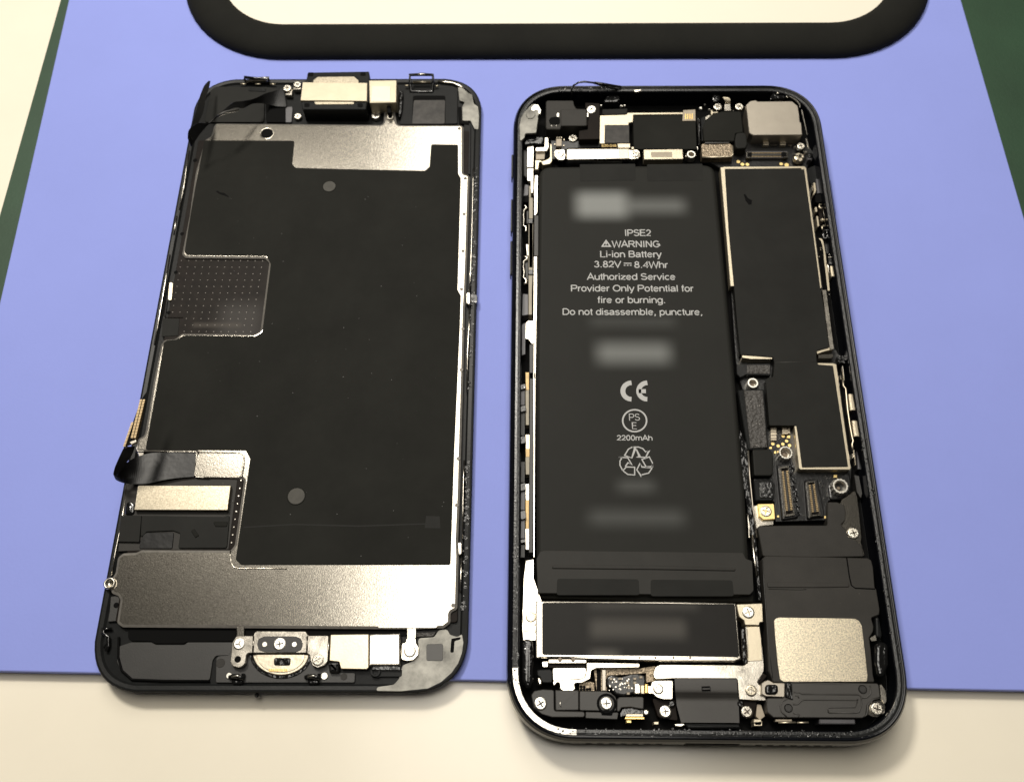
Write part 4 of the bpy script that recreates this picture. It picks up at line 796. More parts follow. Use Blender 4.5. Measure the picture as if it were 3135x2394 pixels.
# ---- top middle: camera module film, connectors
ft = prism('front_module', 'film', P('J', 212, 522, 1035, 512, 1040, 612, 1262, 612, 1282, 1070, 1270, 1085, 222, 1085), 4.5, 1.3, PH, r=0.1)
gf = prism('gold_flex_end', 'chip', P('J', 1055, 430, 1258, 418, 1262, 608, 1040, 610), 4.7, 4.0, PH, bev=0.04)
joined('gold_fingers', 'gold', [([Q(*P('J', x + a, y)[0], 4.74).xy for a, y in ((0, 490), (18, 490), (16, 580), (-2, 580))], 4.74, 4.6) for x in (1085, 1122, 1160, 1198)], gf)
prism('module_wall', 'gloss', P('J', 1292, 560, 1330, 560, 1345, 1020, 1310, 1020), 4.8, 1.3, PH)
tube('module_edge', 'satin', 'J', [(1300, 590, 4.9), (1330, 1000, 4.9)], 0.14, PH)
cbar = prism('battery_connector', 'cream', P('J', 386, 1096, 1042, 1086, 1052, 1250, 396, 1258), 4.5, 2.6, PH, bev=0.06)
prism('connector_stamp', 'chip', P('J', 512, 1132, 868, 1132, 870, 1220, 515, 1222), 4.53, 4.3, cbar, bev=0.01)
(x, y), = P('J', 1190, 1170); standoff(x, y, 4.5, 1.02, PH)
disc('solder_and_glint_bead', 'whitescrew', *P('J', 1098, 1200)[0], 4.2, 0.2, 0.4, PH, 10, 0.1)
prism('module_wedge', 'whitescrew', P('J', 1280, 1040, 1300, 1040, 1308, 1090, 1290, 1090), 4.2, 2, PH, bev=0.04)
md = prism('flash_module', 'film', P('J', 1405, 950, 1385, 720, 1405, 650, 1460, 570, 1560, 500, 1700, 450, 2025, 445, 2065, 800, 1935, 820, 1915, 950), 4.9, 1.3, PH, r=0.3, bev=0.15)
prism('module_skirt', 'plastic', P('J', 1350, 560, 1430, 520, 1440, 600, 1400, 680, 1395, 940, 1365, 960), 4.0, 1.3, PH, r=0.2)
prism('lens_box', 'film2', P('J', 1940, 830, 1970, 805, 2090, 800, 2125, 850, 2140, 1000, 2110, 1065, 1975, 1075, 1935, 1040, 1925, 950), 5.2, 1.6, PH, r=0.5, bev=0.3, seg=2)
mp = prism('mesh_plate', 'mesh', P('J', 1352, 1010, 1400, 990, 1840, 990, 1875, 1015, 1888, 1215, 1375, 1225), 4.3, 2.4, PH, r=0.3, bev=0.1)
tube('plate_edge', 'cream', 'J', [(1375, 1222, 4.2), (1640, 1222, 4.2), (1860, 1215, 4.2), (1890, 1180, 4.2), (1880, 1030, 4.2)], 0.2, mp)
prism('clear_strip', 'clear', P('J', 1420, 940, 1580, 960, 1600, 940, 1820, 940, 1830, 980, 1420, 990), 4.6, 3.4, PH, bev=0.03)
screw('J', 1637, 362, 4.4, 76, 's', PH); screw('J', 2000, 362, 4.4, 74, 's', PH)
prism('spring_contact', 'nickel', P('J', 1748, 330, 1850, 320, 1858, 440, 1745, 440), 4.6, 3.6, PH, bev=0.06)
ribbon('spring_contact', 'cream', 'J', [(1715, 215, 5.4, 1740, 205, 5.4), (1740, 235, 5.4, 1830, 225, 5.4), (1760, 285, 5.0, 1850, 285, 5.0), (1760, 320, 4.5, 1852, 315, 4.5)], PH, 0.1)
prism('screw_lug', 'cream', P('J', 1520, 430, 1545, 425, 1555, 460, 1640, 455, 1635, 475, 1555, 480, 1550, 510, 1520, 505), 4.5, 3.4, PH, bev=0.05)
prism('module_corner', 'nickel', P('J', 1425, 540, 1480, 515, 1525, 518, 1455, 590, 1430, 595), 4.6, 3.0, PH, bev=0.05)
prism('rim_post', 'gloss', P('J', 1550, 160, 1610, 140, 1680, 170, 1680, 260, 1600, 285, 1540, 240), 4.8, 1.3, PH, r=0.5, bev=0.3, seg=2)
for u, v, r in ((1350, 390, .42), (1422, 325, .2), (1900, 430, .16), (1495, 410, .25)): disc('solder_and_glint_bead', 'whitescrew', *P('J', u, v)[0], 4.3, r, 0.5, PH, 10, 0.15)
# ---- rear camera
rc = prism('rear_camera', 'camera', P('K', 878, 298, 940, 240, 1030, 226, 1042, 246, 1555, 242, 1640, 312, 1660, 440, 1668, 545, 1690, 560, 1705, 735, 985, 740, 925, 705), 5.7, 1.5, PH, r=0.12, bev=0.12)
prism('camera_lip', 'plate', P('K', 980, 744, 1700, 738, 1700, 750, 982, 756), 5.3, 4.0, rc, bev=0.03)
ribbon('camera_wire', 'nickel', 'K', [(1508, 168, 5.6, 1530, 165, 5.6), (1590, 220, 5.6, 1610, 215, 5.6), (1650, 285, 5.6, 1672, 280, 5.6), (1660, 330, 5.6, 1678, 330, 5.6)], PH, 0.2)
ribbon('camera_wire', 'nickel', 'K', [(1686, 368, 5.4, 1700, 366, 5.4), (1720, 520, 5.4, 1738, 518, 5.4), (1768, 730, 5.4, 1782, 728, 5.4)], PH, 0.2)
ribbon('camera_wire', 'nickel', 'K', [(1752, 790, 5.0, 1766, 788, 5.0), (1772, 860, 5.0, 1788, 858, 5.0), (1790, 940, 5.0, 1806, 938, 5.0)], PH, 0.2)
prism('rim_notch', 'gloss', P('K', 1235, 170, 1260, 130, 1380, 115, 1470, 130, 1480, 190, 1400, 200, 1230, 220), 5.2, 2, PH, r=0.4, bev=0.3, seg=2)
tube('notch_hook', 'nickel', 'K', [(1320, 130, 5.4), (1370, 128, 5.5)], 0.2, PH); tube('notch_hook', 'nickel', 'K', [(1462, 165, 5.4), (1475, 185, 5.4), (1500, 185, 5.4)], 0.15, PH)
# ---- main board
pcb = prism('circuit_board', 'pcb', P('K', 250, 1090, 720, 900, 920, 830, 1560, 780, 1800, 900, 1870, 1000, 1850, 1110) + P('N', 720, 80, 840, 1000, 930, 1450, 1000, 1560) + P('O', 960, 160, 1085, 1050, 1075, 1250, 1030, 1300, 885, 1325, 885, 1490, 430, 1505, 420, 1330, 250, 1330, 235, 890, 150, 380, 110, 250, 90, 130) + P('N', 140, 980, 60, 85), 2.6, 1.25, PH, r=0.15, bev=0.1)
cn = prism('board_connector', 'greyplate', P('K', 875, 985, 895, 975, 1480, 972, 1500, 985, 1500, 1055, 1480, 1070, 895, 1074, 875, 1062), 3.3, 2.5, pcb, r=0.15)
prism('connector_well', 'pit', P('K', 905, 990, 1470, 988, 1470, 1055, 905, 1060), 3.34, 3.1, cn, r=0.1, bev=0)
prism('connector_core', 'satin', P('K', 965, 1010, 1395, 1008, 1395, 1038, 965, 1042), 3.4, 3.1, cn, bev=0.04)
joined('connector_pins', 'pinmetal', [([Q(*P('K', x + a, y + b_)[0], 3.4).xy for a, b_ in ((0, 0), (10, 0), (10, 14), (0, 14))], 3.42, 3.1) for y in (992, 1045) for x in range(965, 1395, 22)], cn)
for a in ((875, 985, 960, 978, 960, 992, 900, 996, 900, 1054, 960, 1058, 960, 1073, 885, 1072), (1500, 985, 1420, 976, 1420, 990, 1474, 996, 1474, 1054, 1420, 1056, 1420, 1070, 1492, 1068)): prism('connector_guard', 'plate', P('K', *a), 3.5, 3.0, cn, bev=0.04)
for u, v, r in ((768, 1128, .42), (828, 1165, .42), (900, 1168, .42), (1395, 1160, .4), (1475, 1175, .5), (690, 0, 0)):
    if r: disc('test_point', 'goldpad', *P('K', u, v)[0], 2.66, r, 0.08, pcb, 12, 0.02)
for a in ((1130, 835, 1215, 885), (1380, 835, 1465, 885)):
    prism('capacitor', 'cream', P('K', a[0], a[1], a[2], a[1], a[2], a[3], a[0], a[3]), 3.4, 2.5, pcb, bev=0.06); prism('capacitor_band', 'brown', P('K', a[0], 856, a[2], 856, a[2], 866, a[0], 866), 3.43, 3.2, pcb, bev=0.0)
for a in ((1240, 876, 1338, 890), (1490, 876, 1570, 888), (1030, 845, 1110, 855)): prism('solder_strip', 'plate', R4('K', *a), 3.0, 2.5, pcb, bev=0.03)
disc('test_point', 'chip', *P('K', 1515, 812)[0], 3.2, 0.3, 0.5, pcb, 10, 0.05)
screw('K', 1687, 893, 4.2, 62, 's', PH); disc('solder_and_glint_bead', 'whitescrew', *P('K', 1660, 935)[0], 4.4, 0.3, 0.5, PH, 10, 0.2)
screw('K', 1662, 1055, 4.2, 82, 'b', PH)
for u, v, r in ((1600, 1020, .35), (1675, 1025, .38), (1720, 1070, .3), (1640, 1100, .3), (1600, 905, .3), (1760, 985, .45)): disc('solder_and_glint_bead', 'nickel', *P('K', u, v)[0], 4.5, r, 0.6, PH, 9, 0.2)
prism('coax_plug', 'gloss', P('K', 1790, 1000, 1840, 985, 1870, 1020, 1850, 1060, 1790, 1060), 4.4, 2.5, PH, r=0.3, bev=0.3, seg=2)
prism('coax_clip', 'greyplate', P('K', 1780, 1055, 1840, 1050, 1842, 1095, 1785, 1100), 4.0, 2.5, PH, bev=0.1)
# shield can films
SZ = 4.5
ca = prism('shield_can', 'cream', P('N', 62, 82, 90, 76, 700, 72, 714, 90, 770, 520, 832, 990, 815, 1000, 785, 940, 200, 975, 138, 982, 110, 640), SZ - 0.12, 2.5, PH, r=0.15, bev=0.1)
bf = prism('board_film', 'film2', P('N', 96, 92, 400, 90, 696, 86, 762, 560, 820, 1000, 852, 1180, 884, 1440, 800, 1462, 788, 1480, 790, 1560, 798, 1580, 480, 1600, 462, 1515, 215, 1495, 190, 1260, 165, 970, 125, 560), SZ, 2.5, PH, r=0.15, bev=0.04)
disc('film_dent', 'cream', *P('N', 684, 88)[0], SZ + 0.04, 0.35, 0.1, bf, 10, 0.03)
prism('dark_fleck', 'pit', P('N', 238, 285, 252, 285, 272, 315, 302, 330, 298, 362, 278, 362, 255, 335), SZ + 0.03, SZ, bf, bev=0)  # thin black fleck on the board film
prism('can_edge', 'nickel', P('N', 832, 1008, 864, 1005, 922, 1440, 920, 1458, 888, 1456), SZ - 0.2, 2.5, PH, r=0.1)
prism('can_edge', 'cream', P('N', 225, 1500, 455, 1517, 455, 1530, 300, 1530, 230, 1520), SZ - 0.2, 2.5, PH, bev=0.04)
prism('can_edge', 'cream', P('N', 790, 1470, 880, 1440, 920, 1445, 915, 1460, 885, 1462, 830, 1478, 795, 1492), SZ - 0.3, 2.5, PH, bev=0.04)
prism('can_lug', 'plate', P('N', 800, 1495, 915, 1490, 920, 1510, 905, 1525, 805, 1525), SZ - 0.6, 2.5, PH, r=0.1)
ca2 = prism('shield_can', 'cream', P('O', 790, 142, 930, 145, 955, 155, 1000, 500, 1078, 1045, 1070, 1058, 645, 1056, 632, 1045, 592, 685, 606, 680, 700, 690, 900, 500, 920, 170, 795, 160), SZ - 0.15, 2.5, PH, r=0.15, bev=0.08)
bf2 = prism('board_film', 'film2', P('O', 425, 110, 780, 130, 795, 155, 812, 162, 925, 166, 985, 560, 1054, 1030, 660, 1036, 632, 820, 612, 680, 380, 678, 348, 290, 365, 272, 412, 262), SZ + 0.01, 2.5, PH, r=0.15, bev=0.04)
for u, v in ((168, 1080), (176, 1165), (181, 1210), (181, 1245), (192, 1350), (205, 1478)): disc('solder_and_glint_bead', 'nickel', *P('N', u, v)[0], 3.4, 0.17, 0.6, PH, 8, 0.1)
tube('film_seam', 'clear', 'N', [(480, 1557, SZ), (600, 1553, SZ), (785, 1550, SZ)], 0.06, bf)
# left strip of the board: flex block, sponge, chips
prism('flex_block', 'ribbon', P('O', 95, 155, 190, 150, 385, 148, 392, 160, 390, 250, 180, 245, 130, 270, 100, 240), 3.8, 2.4, PH, r=0.2, bev=0.12)
prism('flex_pad', 'foam', P('O', 190, 160, 385, 162, 385, 235, 185, 232), 3.9, 3.6, PH, r=0.15, bev=0.05)
(x, y), = P('O', 238, 314); standoff(x, y, 4.0, 1.12, PH, 1.4)
pd = prism('sponge_block', 'plastic', P('O', 108, 378, 150, 370, 325, 365, 335, 375, 372, 870, 330, 885, 205, 888, 190, 870), 4.0, 1.4, PH, r=0.2, bev=0.15)
prism('sponge_pad', 'foam', P('O', 162, 380, 322, 376, 362, 865, 218, 872), 4.2, 3.9, pd, r=0.15, bev=0.08)
prism('black_cover', 'film2', P('O', 235, 885, 385, 880, 412, 920, 412, 1095, 390, 1110, 250, 1110), 4.1, 1.4, PH, r=0.3, bev=0.25, seg=2)
gc = prism('grey_chip', 'plastic', P('O', 245, 1150, 400, 1145, 428, 1180, 425, 1300, 400, 1322, 262, 1322), 3.8, 1.4, PH, r=0.2, bev=0.15)
prism('chip_gel', 'glue', P('O', 290, 1160, 410, 1160, 415, 1295, 300, 1300), 4.0, 3.7, gc, r=0.3, bev=0.12, seg=2)
prism('gold_plate', 'goldpad', P('O', 276, 1350, 420, 1348, 430, 1482, 330, 1488, 290, 1455), 3.6, 2.4, PH, r=0.2, bev=0.1)
screw('O', 350, 1412, 3.75, 54, 's', PH)
for c in range(2):
    for r_ in range(4):
        u = 392 + (c * 98); v = 698 + r_ * 27
        if c and r_ > 1: continue
        cp = prism('capacitor', 'chip', R4('O', u, v, u + 48, v + 22), 3.2, 2.5, pcb, bev=0.05)
for u in (525,): prism('capacitor', 'chip', R4('O', u, 698, u + 32, 742), 3.2, 2.5, pcb, bev=0.05)
joined('capacitor_ends', 'cream', [([Q(x, y, 3.25).xy for x, y in R4('O', u, v, u + w_, v + 5)], 3.25, 2.6) for (u, v, w_) in [(392 + c * 98, 698 + 27 * r_ + e, 48) for c in (0, 1) for r_ in range(4 - 2 * c) for e in (-2, 20)] + [(525, 696, 32), (525, 738, 32)]], pcb)
joined('small_parts', 'plate', [([Q(x, y, 2.9).xy for x, y in R4('O', u, v, u + 7, v + 6)], 2.9, 2.5) for u in range(446, 485, 13) for v in range(700, 800, 17)] + [([Q(x, y, 2.9).xy for x, y in R4('O', u, v, u + 7, v + 6)], 2.9, 2.5) for u in range(395, 440, 14) for v in (800, 815)] +
       [([Q(x, y, 2.9).xy for x, y in R4('O', u, v, u + 8, v + 6)], 2.9, 2.5) for u, v in ((855, 1110), (875, 1125), (890, 1105), (905, 1120), (815, 1160), (835, 1190), (845, 1300), (675, 1440), (700, 1080), (760, 1085))], pcb, True)
for u, v in ((498, 770), (527, 812), (409, 836), (455, 854), (495, 838), (552, 850)): disc('test_point', 'goldpad', *P('O', u, v)[0], 2.68, 0.33, 0.1, pcb, 12, 0.02)
for a in ((530, 764, 558, 788), (378, 862, 402, 880), (420, 898, 438, 920), (930, 1100, 960, 1125), (850, 1452, 870, 1475), (446, 1448, 464, 1466)): prism('gold_contact', 'goldpad', R4('O', *a), 2.75, 2.5, pcb, bev=0.03)
(x, y), = P('O', 520, 910); standoff(x, y, 4.2, 1.42, PH, 1.8, 'whitescrew', -0.1, 0.62)
(x, y), = P('O', 988, 1197); standoff(x, y, 4.4, 1.62, PH, 2.2, 'whitescrew', -0.1, 0.58)
prism('standoff_boss', 'pcb', P('O', 885, 1190, 915, 1150, 1070, 1060, 1085, 1200, 1060, 1270, 1000, 1310, 900, 1320), 3.1, 2.3, PH, r=0.6, bev=0.3, seg=2)
def socket(q, n):
    """board to board socket between the corner points q (top left, top right, bottom right, bottom left)"""
    (a, b_, c, d) = q
    def pt(s, t_): x = (a[0] * (1 - s) + b_[0] * s) * (1 - t_) + (d[0] * (1 - s) + c[0] * s) * t_; y = (a[1] * (1 - s) + b_[1] * s) * (1 - t_) + (d[1] * (1 - s) + c[1] * s) * t_; return x, y
    def box(s0, t0, s1, t1): return P('O', *[z_ for st in ((s0, t0), (s1, t0), (s1, t1), (s0, t1)) for z_ in pt(*st)])
    base = prism('socket', 'pcb', box(-0.35, -0.05, 1.35, 1.06), 3.1, 2.4, PH, r=0.4, bev=0.2)
    for bx in (box(0, 0, 1, .045), box(0, .955, 1, 1), box(0, .045, .16, .955), box(.84, .045, 1, .955)): prism('socket_frame', 'plate', bx, 3.6, 3.0, base, bev=0.05)
    prism('socket_well', 'brown', box(.16, .045, .84, .955), 3.2, 3.0, base, bev=0)
    prism('socket_core', 'satin', box(.40, .1, .60, .9), 3.5, 3.1, base, bev=0.06)
    joined('socket_pins', 'pinmetal', [([Q(x, y, 3.45).xy for x, y in box(s, .1 + .8 * i / n, s + .2, .1 + .8 * (i + .55) / n)], 3.48, 3.1) for s in (.17, .63) for i in range(n)], base)
    (x, y), = P('O', *pt(.5, .93)); disc('socket_hole', 'pit', x, y, 3.5, 0.28, 0.2, base, 10, 0)
socket(((468, 1032), (545, 1022), (598, 1448), (512, 1460)), 24)
socket(((702, 1160), (772, 1150), (822, 1448), (732, 1460)), 15)
joined('glue_beads', 'glue', [(ngon(Q(*P('O', 560 + 60 * s + random.uniform(-16, 26), 990 + 470 * s)[0], 3.3), random.uniform(.06, .2), 6), 3.2 + random.uniform(0, .2), 2.6) for s in [random.random() for _ in range(130)]], PH, True)

# ---- right side: springs and clips
prism('side_gutter', 'plastic', P('N1', 120, 60, 210, 20, 260, 170, 300, 330, 200, 330, 140, 200), 3.0, 1.2, PH, r=0.3)
prism('spring_clip', 'cream', P('N1', 182, 215, 205, 218, 216, 300, 208, 330, 184, 362, 178, 355, 190, 310), 4.0, 2.6, PH, r=0.2)
prism('spring_clip', 'nickel', P('N1', 160, 250, 180, 242, 182, 300, 168, 315), 3.8, 2.6, PH, r=0.2)
prism('side_block', 'greyplate', P('N1', 210, 175, 250, 180, 275, 330, 225, 340), 3.4, 1.2, PH, r=0.1)
prism('switch_seal', 'pit', P('N1', 205, 355, 280, 340, 310, 360, 300, 420, 250, 445, 205, 440), 3.9, 1.2, PH, r=0.4)
tube('switch_spring', 'nickel', 'N1', [(283, 405, 3.9), (293, 480, 3.9), (300, 560, 3.9), (312, 620, 3.9), (322, 690, 3.9)], 0.17, PH)
tube('switch_spring', 'cream', 'N1', [(275, 465, 4.1), (250, 465, 4.1), (247, 490, 4.1), (262, 505, 4.1), (285, 500, 4.1)], 0.2, PH)
tube('switch_spring', 'cream', 'N1', [(285, 745, 4.1), (278, 715, 4.1), (298, 700, 4.1), (318, 705, 4.1)], 0.2, PH)
disc('switch_dome', 'cream', *P('N1', 285, 628)[0], 4.1, 0.4, 0.8, PH, 12, 0.2)
for a in ((200, 490, 224, 490, 228, 545, 204, 545), (215, 592, 236, 592, 252, 700, 230, 712)): prism('flex_stiffener', 'cream', P('N1', *a), 3.7, 1.6, PH, bev=0.06)
prism('switch_body', 'brown', P('N1', 235, 480, 275, 480, 300, 680, 260, 690), 3.2, 1.2, PH)
tube('rubber_ring', 'gloss', 'N1', [(305, 755, 4.0), (335, 750, 4.0), (342, 800, 4.0), (330, 845, 4.0), (300, 845, 4.0), (292, 800, 4.0)], 0.36, PH, True, 8)
ribbon('flat_spring', 'cream', 'N1', [(245, 845, 3.8, 258, 838, 3.8), (272, 880, 3.9, 290, 868, 3.9), (295, 980, 3.9, 312, 975, 3.9), (305, 1100, 3.9, 328, 1095, 3.9), (318, 1200, 3.9, 342, 1195, 3.9), (332, 1320, 3.9, 356, 1315, 3.9), (345, 1425, 3.8, 366, 1425, 3.8)], PH, 0.12)
tube('spring_wire', 'nickel', 'N1', [(330, 1110, 4.1), (348, 1150, 4.1), (362, 1290, 4.1)], 0.13, PH)
for a in ((368, 1148, 398, 1142, 415, 1258, 385, 1272),): prism('cream_chip', 'cream', P('N1', *a), 3.9, 2.0, PH, bev=0.08)
for u, v in ((268, 945), (270, 968), (250, 1045), (365, 1020), (360, 1050), (360, 1465)): disc('solder_and_glint_bead', 'nickel', *P('N1', u, v)[0], 3.8, 0.22, 0.6, PH, 8, 0.1)
prism('gutter_liner', 'satin', P('N1', 300, 870, 350, 860, 375, 1010, 330, 1010), 3.0, 1.2, PH)
prism('switch_seal', 'gloss', P('N1', 350, 1060, 390, 1040, 400, 1130, 355, 1140), 3.6, 1.2, PH, r=0.3)
joined('glue_beads', 'glue', [(ngon(Q(*P('O1', random.uniform(80, 150), random.uniform(255, 340))[0], 4.2), random.uniform(.1, .3), 6), 4.0 + random.uniform(0, .3), 2) for _ in range(26)], PH, True)
prism('spring_clip', 'nickel', P('O1', 112, 360, 126, 360, 142, 495, 128, 500), 4.0, 2.6, PH, r=0.1)
prism('spring_clip', 'nickel', P('O1', 93, 445, 106, 440, 110, 480, 97, 485), 4.0, 2.6, PH, r=0.1)
tube('spring_wire', 'cream', 'O1', [(122, 490, 4.0), (126, 545, 4.0), (148, 570, 4.0), (152, 620, 4.0), (165, 760, 4.0), (185, 900, 4.0), (205, 1010, 4.0), (216, 1050, 4.0), (205, 1085, 4.0), (213, 1130, 4.0)], 0.2, PH)
for a in ((170, 618, 203, 612, 222, 766, 188, 772), (203, 862, 238, 856, 260, 1003, 224, 1013)): prism('cream_chip', 'cream', P('O1', *a), 3.9, 1.6, PH, r=0.1, bev=0.1)
prism('spring_clip', 'nickel', P('O1', 215, 1128, 230, 1128, 248, 1268, 236, 1272), 4.0, 2.6, PH, r=0.1)
prism('spring_clip', 'nickel', P('O1', 202, 1165, 216, 1160, 222, 1200, 206, 1215), 4.0, 2.6, PH, r=0.1)
prism('gutter_liner', 'greyplate', P('O1', 250, 1120, 275, 1150, 290, 1310, 258, 1310), 3.0, 1.2, PH, r=0.1)
prism('gutter_liner', 'satin', P('O1', 225, 1360, 270, 1370, 300, 1530, 290, 1580, 250, 1520), 3.0, 1.2, PH, r=0.1)

# ---- speaker
bk = prism('steel_bracket', 'plate', P('O', 1000, 1310, 1052, 1280, 1112, 1230, 1132, 1290, 1150, 1430, 1170, 1640) + P('P', 830, 230, 858, 330, 835, 330, 820, 250, 740, 215, 690, 120, 660, 0), 3.4, 1.3, PH, r=0.3)
screw('P', 778, 166, 3.7, 44, 's', PH)
prism('bracket_foot', 'nickel', P('O', 240, 1370, 275, 1360, 290, 1470, 415, 1490, 415, 1530, 300, 1540, 262, 1570), 2.9, 1.3, PH, r=0.15)
prism('speaker_neck', 'foilblack', P('O', 880, 1335, 960, 1335, 1020, 1360, 1035, 1420, 1032, 1490, 990, 1530) + P('P', 720, 140, 742, 195, 800, 222, 838, 262, 850, 335, 500, 340, 130, 332, 92, 130, 105, 116, 350, 112, 590, 112), 4.0, 1.4, PH, r=0.3, bev=0.12)
SPZ = 4.85
sk = prism('speaker', 'foilblack', P('P', 124, 350, 150, 328, 500, 335, 880, 345, 905, 360, 918, 410, 930, 555, 942, 570, 965, 710, 962, 750, 905, 772, 922, 835, 918, 870, 890, 915, 902, 1000, 918, 1180, 930, 1232, 205, 1232, 170, 1150, 150, 700), SPZ, 1.4, PH, r=0.3, bev=0.15)
tube('speaker_groove', 'pit', 'P', [(728, 342, SPZ), (748, 480, SPZ), (762, 540, SPZ), (790, 560, SPZ), (930, 566, SPZ)], 0.12, sk)
prism('film_fold', 'foilblack', P('P', 160, 515, 500, 520, 745, 520, 750, 552, 500, 556, 165, 555), SPZ + 0.16, SPZ - 0.1, sk, r=0.3, bev=0.15, seg=3)
tube('film_crease', 'film2', 'P', [(170, 566, SPZ), (400, 572, SPZ), (440, 568, SPZ)], 0.06, sk)
tube('speaker_edge', 'satin', 'P', [(128, 350, SPZ - .1), (140, 560, SPZ - .1), (158, 800, SPZ - .1), (172, 1000, SPZ - .1), (200, 1200, SPZ - .1)], 0.12, sk)
prism('speaker_foil', 'sparkle', P('P', 208, 790, 222, 775, 245, 768, 600, 772, 790, 776, 820, 795, 838, 830, 858, 1000, 878, 1180, 875, 1222, 868, 1228, 275, 1228, 250, 1205, 235, 1100, 218, 930), SPZ + 0.1, SPZ - 0.1, sk, r=0.25, bev=0.06)
prism('speaker_lug', 'nickel', P('P', 890, 915, 935, 890, 945, 935, 905, 940), 4.4, 3.0, PH, r=0.15)
prism('side_bumper', 'plastic', P('P', 935, 770, 960, 765, 982, 890, 975, 920, 940, 905), 5.0, 1.5, PH, r=0.3, bev=0.3, seg=2)
tube('seam_line', 'nickel', 'P', [(50, 180, 3.4), (70, 360, 3.4), (85, 470, 3.4)], 0.3, PH)
prism('flex_wall', 'gloss', P('O', 75, 700, 130, 720, 205, 900, 220, 1100, 260, 1560) + P('P', 120, 650, 100, 650, 62, 330, 20, 0), 3.4, 1.3, PH, bev=0.05)
tube('wall_edge', 'camera', 'O', [(198, 895, 3.6), (212, 1120, 3.6), (240, 1400, 3.6), (275, 1640, 3.6)], 0.16, PH)
prism('rail_strip', 'nickel', P('O', 182, 1250, 192, 1250, 205, 1480, 212, 1640, 200, 1640), 3.0, 1.3, PH, bev=0.04)

# ---- taptic engine and nickel brackets
tp = prism('vibration_motor', 'nickel', P('Q', 256, 190, 900, 196) + P('R', 300, 196, 1015, 212, 1060, 740, 1075, 765, 1000, 792, 300, 790) + P('Q', 760, 770, 330, 752, 300, 760, 258, 760), 4.55, 1.3, PH, r=0.2, bev=0.25, seg=2)
TZ = 4.62
spots2 = []
for q0, q1, k in ((P('Q', 800, 370)[0], P('R', 520, 560)[0], .16), (P('Q', 780, 215)[0], P('R', 640, 270)[0], .12), (P('Q', 800, 690)[0], P('Q', 1080, 740)[0], .3)):
    a = Q(*q0, TZ) - ORG; b_ = Q(*q1, TZ) - ORG
    spots2.append(((a.x + b_.x) / 2, (a.y + b_.y) / 2, abs(b_.x - a.x) / 2, abs(b_.y - a.y) / 2, 1.4, (0.30, 0.28, 0.25), k))
M['motorlabel'] = mat('motor_label', (0.012, 0.0112, 0.010), 0.45, var=0.12, vscale=120, grain=2500, gstr=0.006, spec=0.12, spots=spots2)
prism('motor_label', 'motorlabel', P('Q', 322, 215, 340, 206, 900, 208) + P('R', 300, 212, 1000, 226, 1022, 480, 1045, 735, 1030, 745, 300, 735) + P('Q', 760, 728, 340, 724, 322, 712), TZ, 4.4, tp, r=0.25, bev=0.03)
for u in (500, 630): prism('motor_notch', 'recess', P('Q', u - 18, 745, u + 18, 745, u + 18, 785, u - 18, 785), 4.6, 3.9, tp, r=0.2)
for u in (60, 215, 395, 560): disc('motor_notch', 'recess', *P('R', u, 752)[0], 4.6, 0.2, 0.2, tp, 8, 0)
for k, a in (('Q', (385, 768, 760, 768, 760, 806, 385, 806)),): prism('motor_foot', 'nickel', P(k, *a), 4.0, 2.2, PH, r=0.15)
prism('foot_block', 'brown', P('Q', 385, 810, 755, 808, 750, 845, 385, 850), 3.4, 1.4, PH, bev=0.04)
prism('foot_lug', 'nickel', P('Q', 320, 790, 380, 785, 380, 845, 325, 845), 4.0, 2.0, PH, r=0.2)
prism('grained_plate', 'plate', P('Q', 425, 852, 755, 850, 762, 890, 740, 950, 700, 962, 430, 985), 3.2, 1.4, PH, r=0.3)
prism('nickel_frame', 'nickel', P('Q', 760, 800, 800, 798, 1290, 806, 1290, 850, 860, 856, 810, 880, 800, 960, 720, 1000, 640, 1005, 650, 1060, 610, 1095, 580, 1075, 545, 1095, 500, 1060, 495, 1000, 470, 995, 440, 1035, 425, 1000, 435, 975, 700, 962, 745, 940, 760, 880), 3.8, 1.6, PH, r=0.25, bev=0.12)
prism('bronze_plate', 'mesh', P('Q', 830, 862, 1290, 856, 1440, 830, 1440, 980, 1350, 1000, 1350, 905, 970, 930, 965, 1080, 860, 1080), 2.8, 1.3, PH, bev=0.05)
prism('dark_gap', 'pit', P('Q', 862, 866, 905, 866, 905, 1080, 862, 1080), 2.86, 2.6, PH, bev=0)
prism('plate_rib', 'camera', P('Q', 912, 866, 955, 866, 955, 1080, 915, 1080), 3.2, 2.6, PH, bev=0.1)
prism('bronze_plate', 'mesh', P('Q', 690, 1000, 800, 985, 840, 1000, 840, 1080, 690, 1080), 3.0, 1.3, PH, bev=0.05)
joined('plate_holes', 'pit', [(ngon(Q(*P('Q', u, v)[0], 3.03), .27, 8), 3.04, 2.9) for u, v in ((708, 1040), (738, 1042), (708, 1068), (738, 1066), (768, 1064), (796, 1062))], PH)
prism('black_block', 'plastic', P('Q', 270, 870, 400, 865, 425, 890, 425, 1000, 325, 1000, 305, 945, 275, 930), 4.2, 1.5, PH, r=0.3, bev=0.15)
prism('bright_lug', 'nickel', P('Q', 272, 950, 300, 940, 320, 980, 318, 1020, 285, 1020), 4.3, 2.0, PH, r=0.3, bev=0.2)
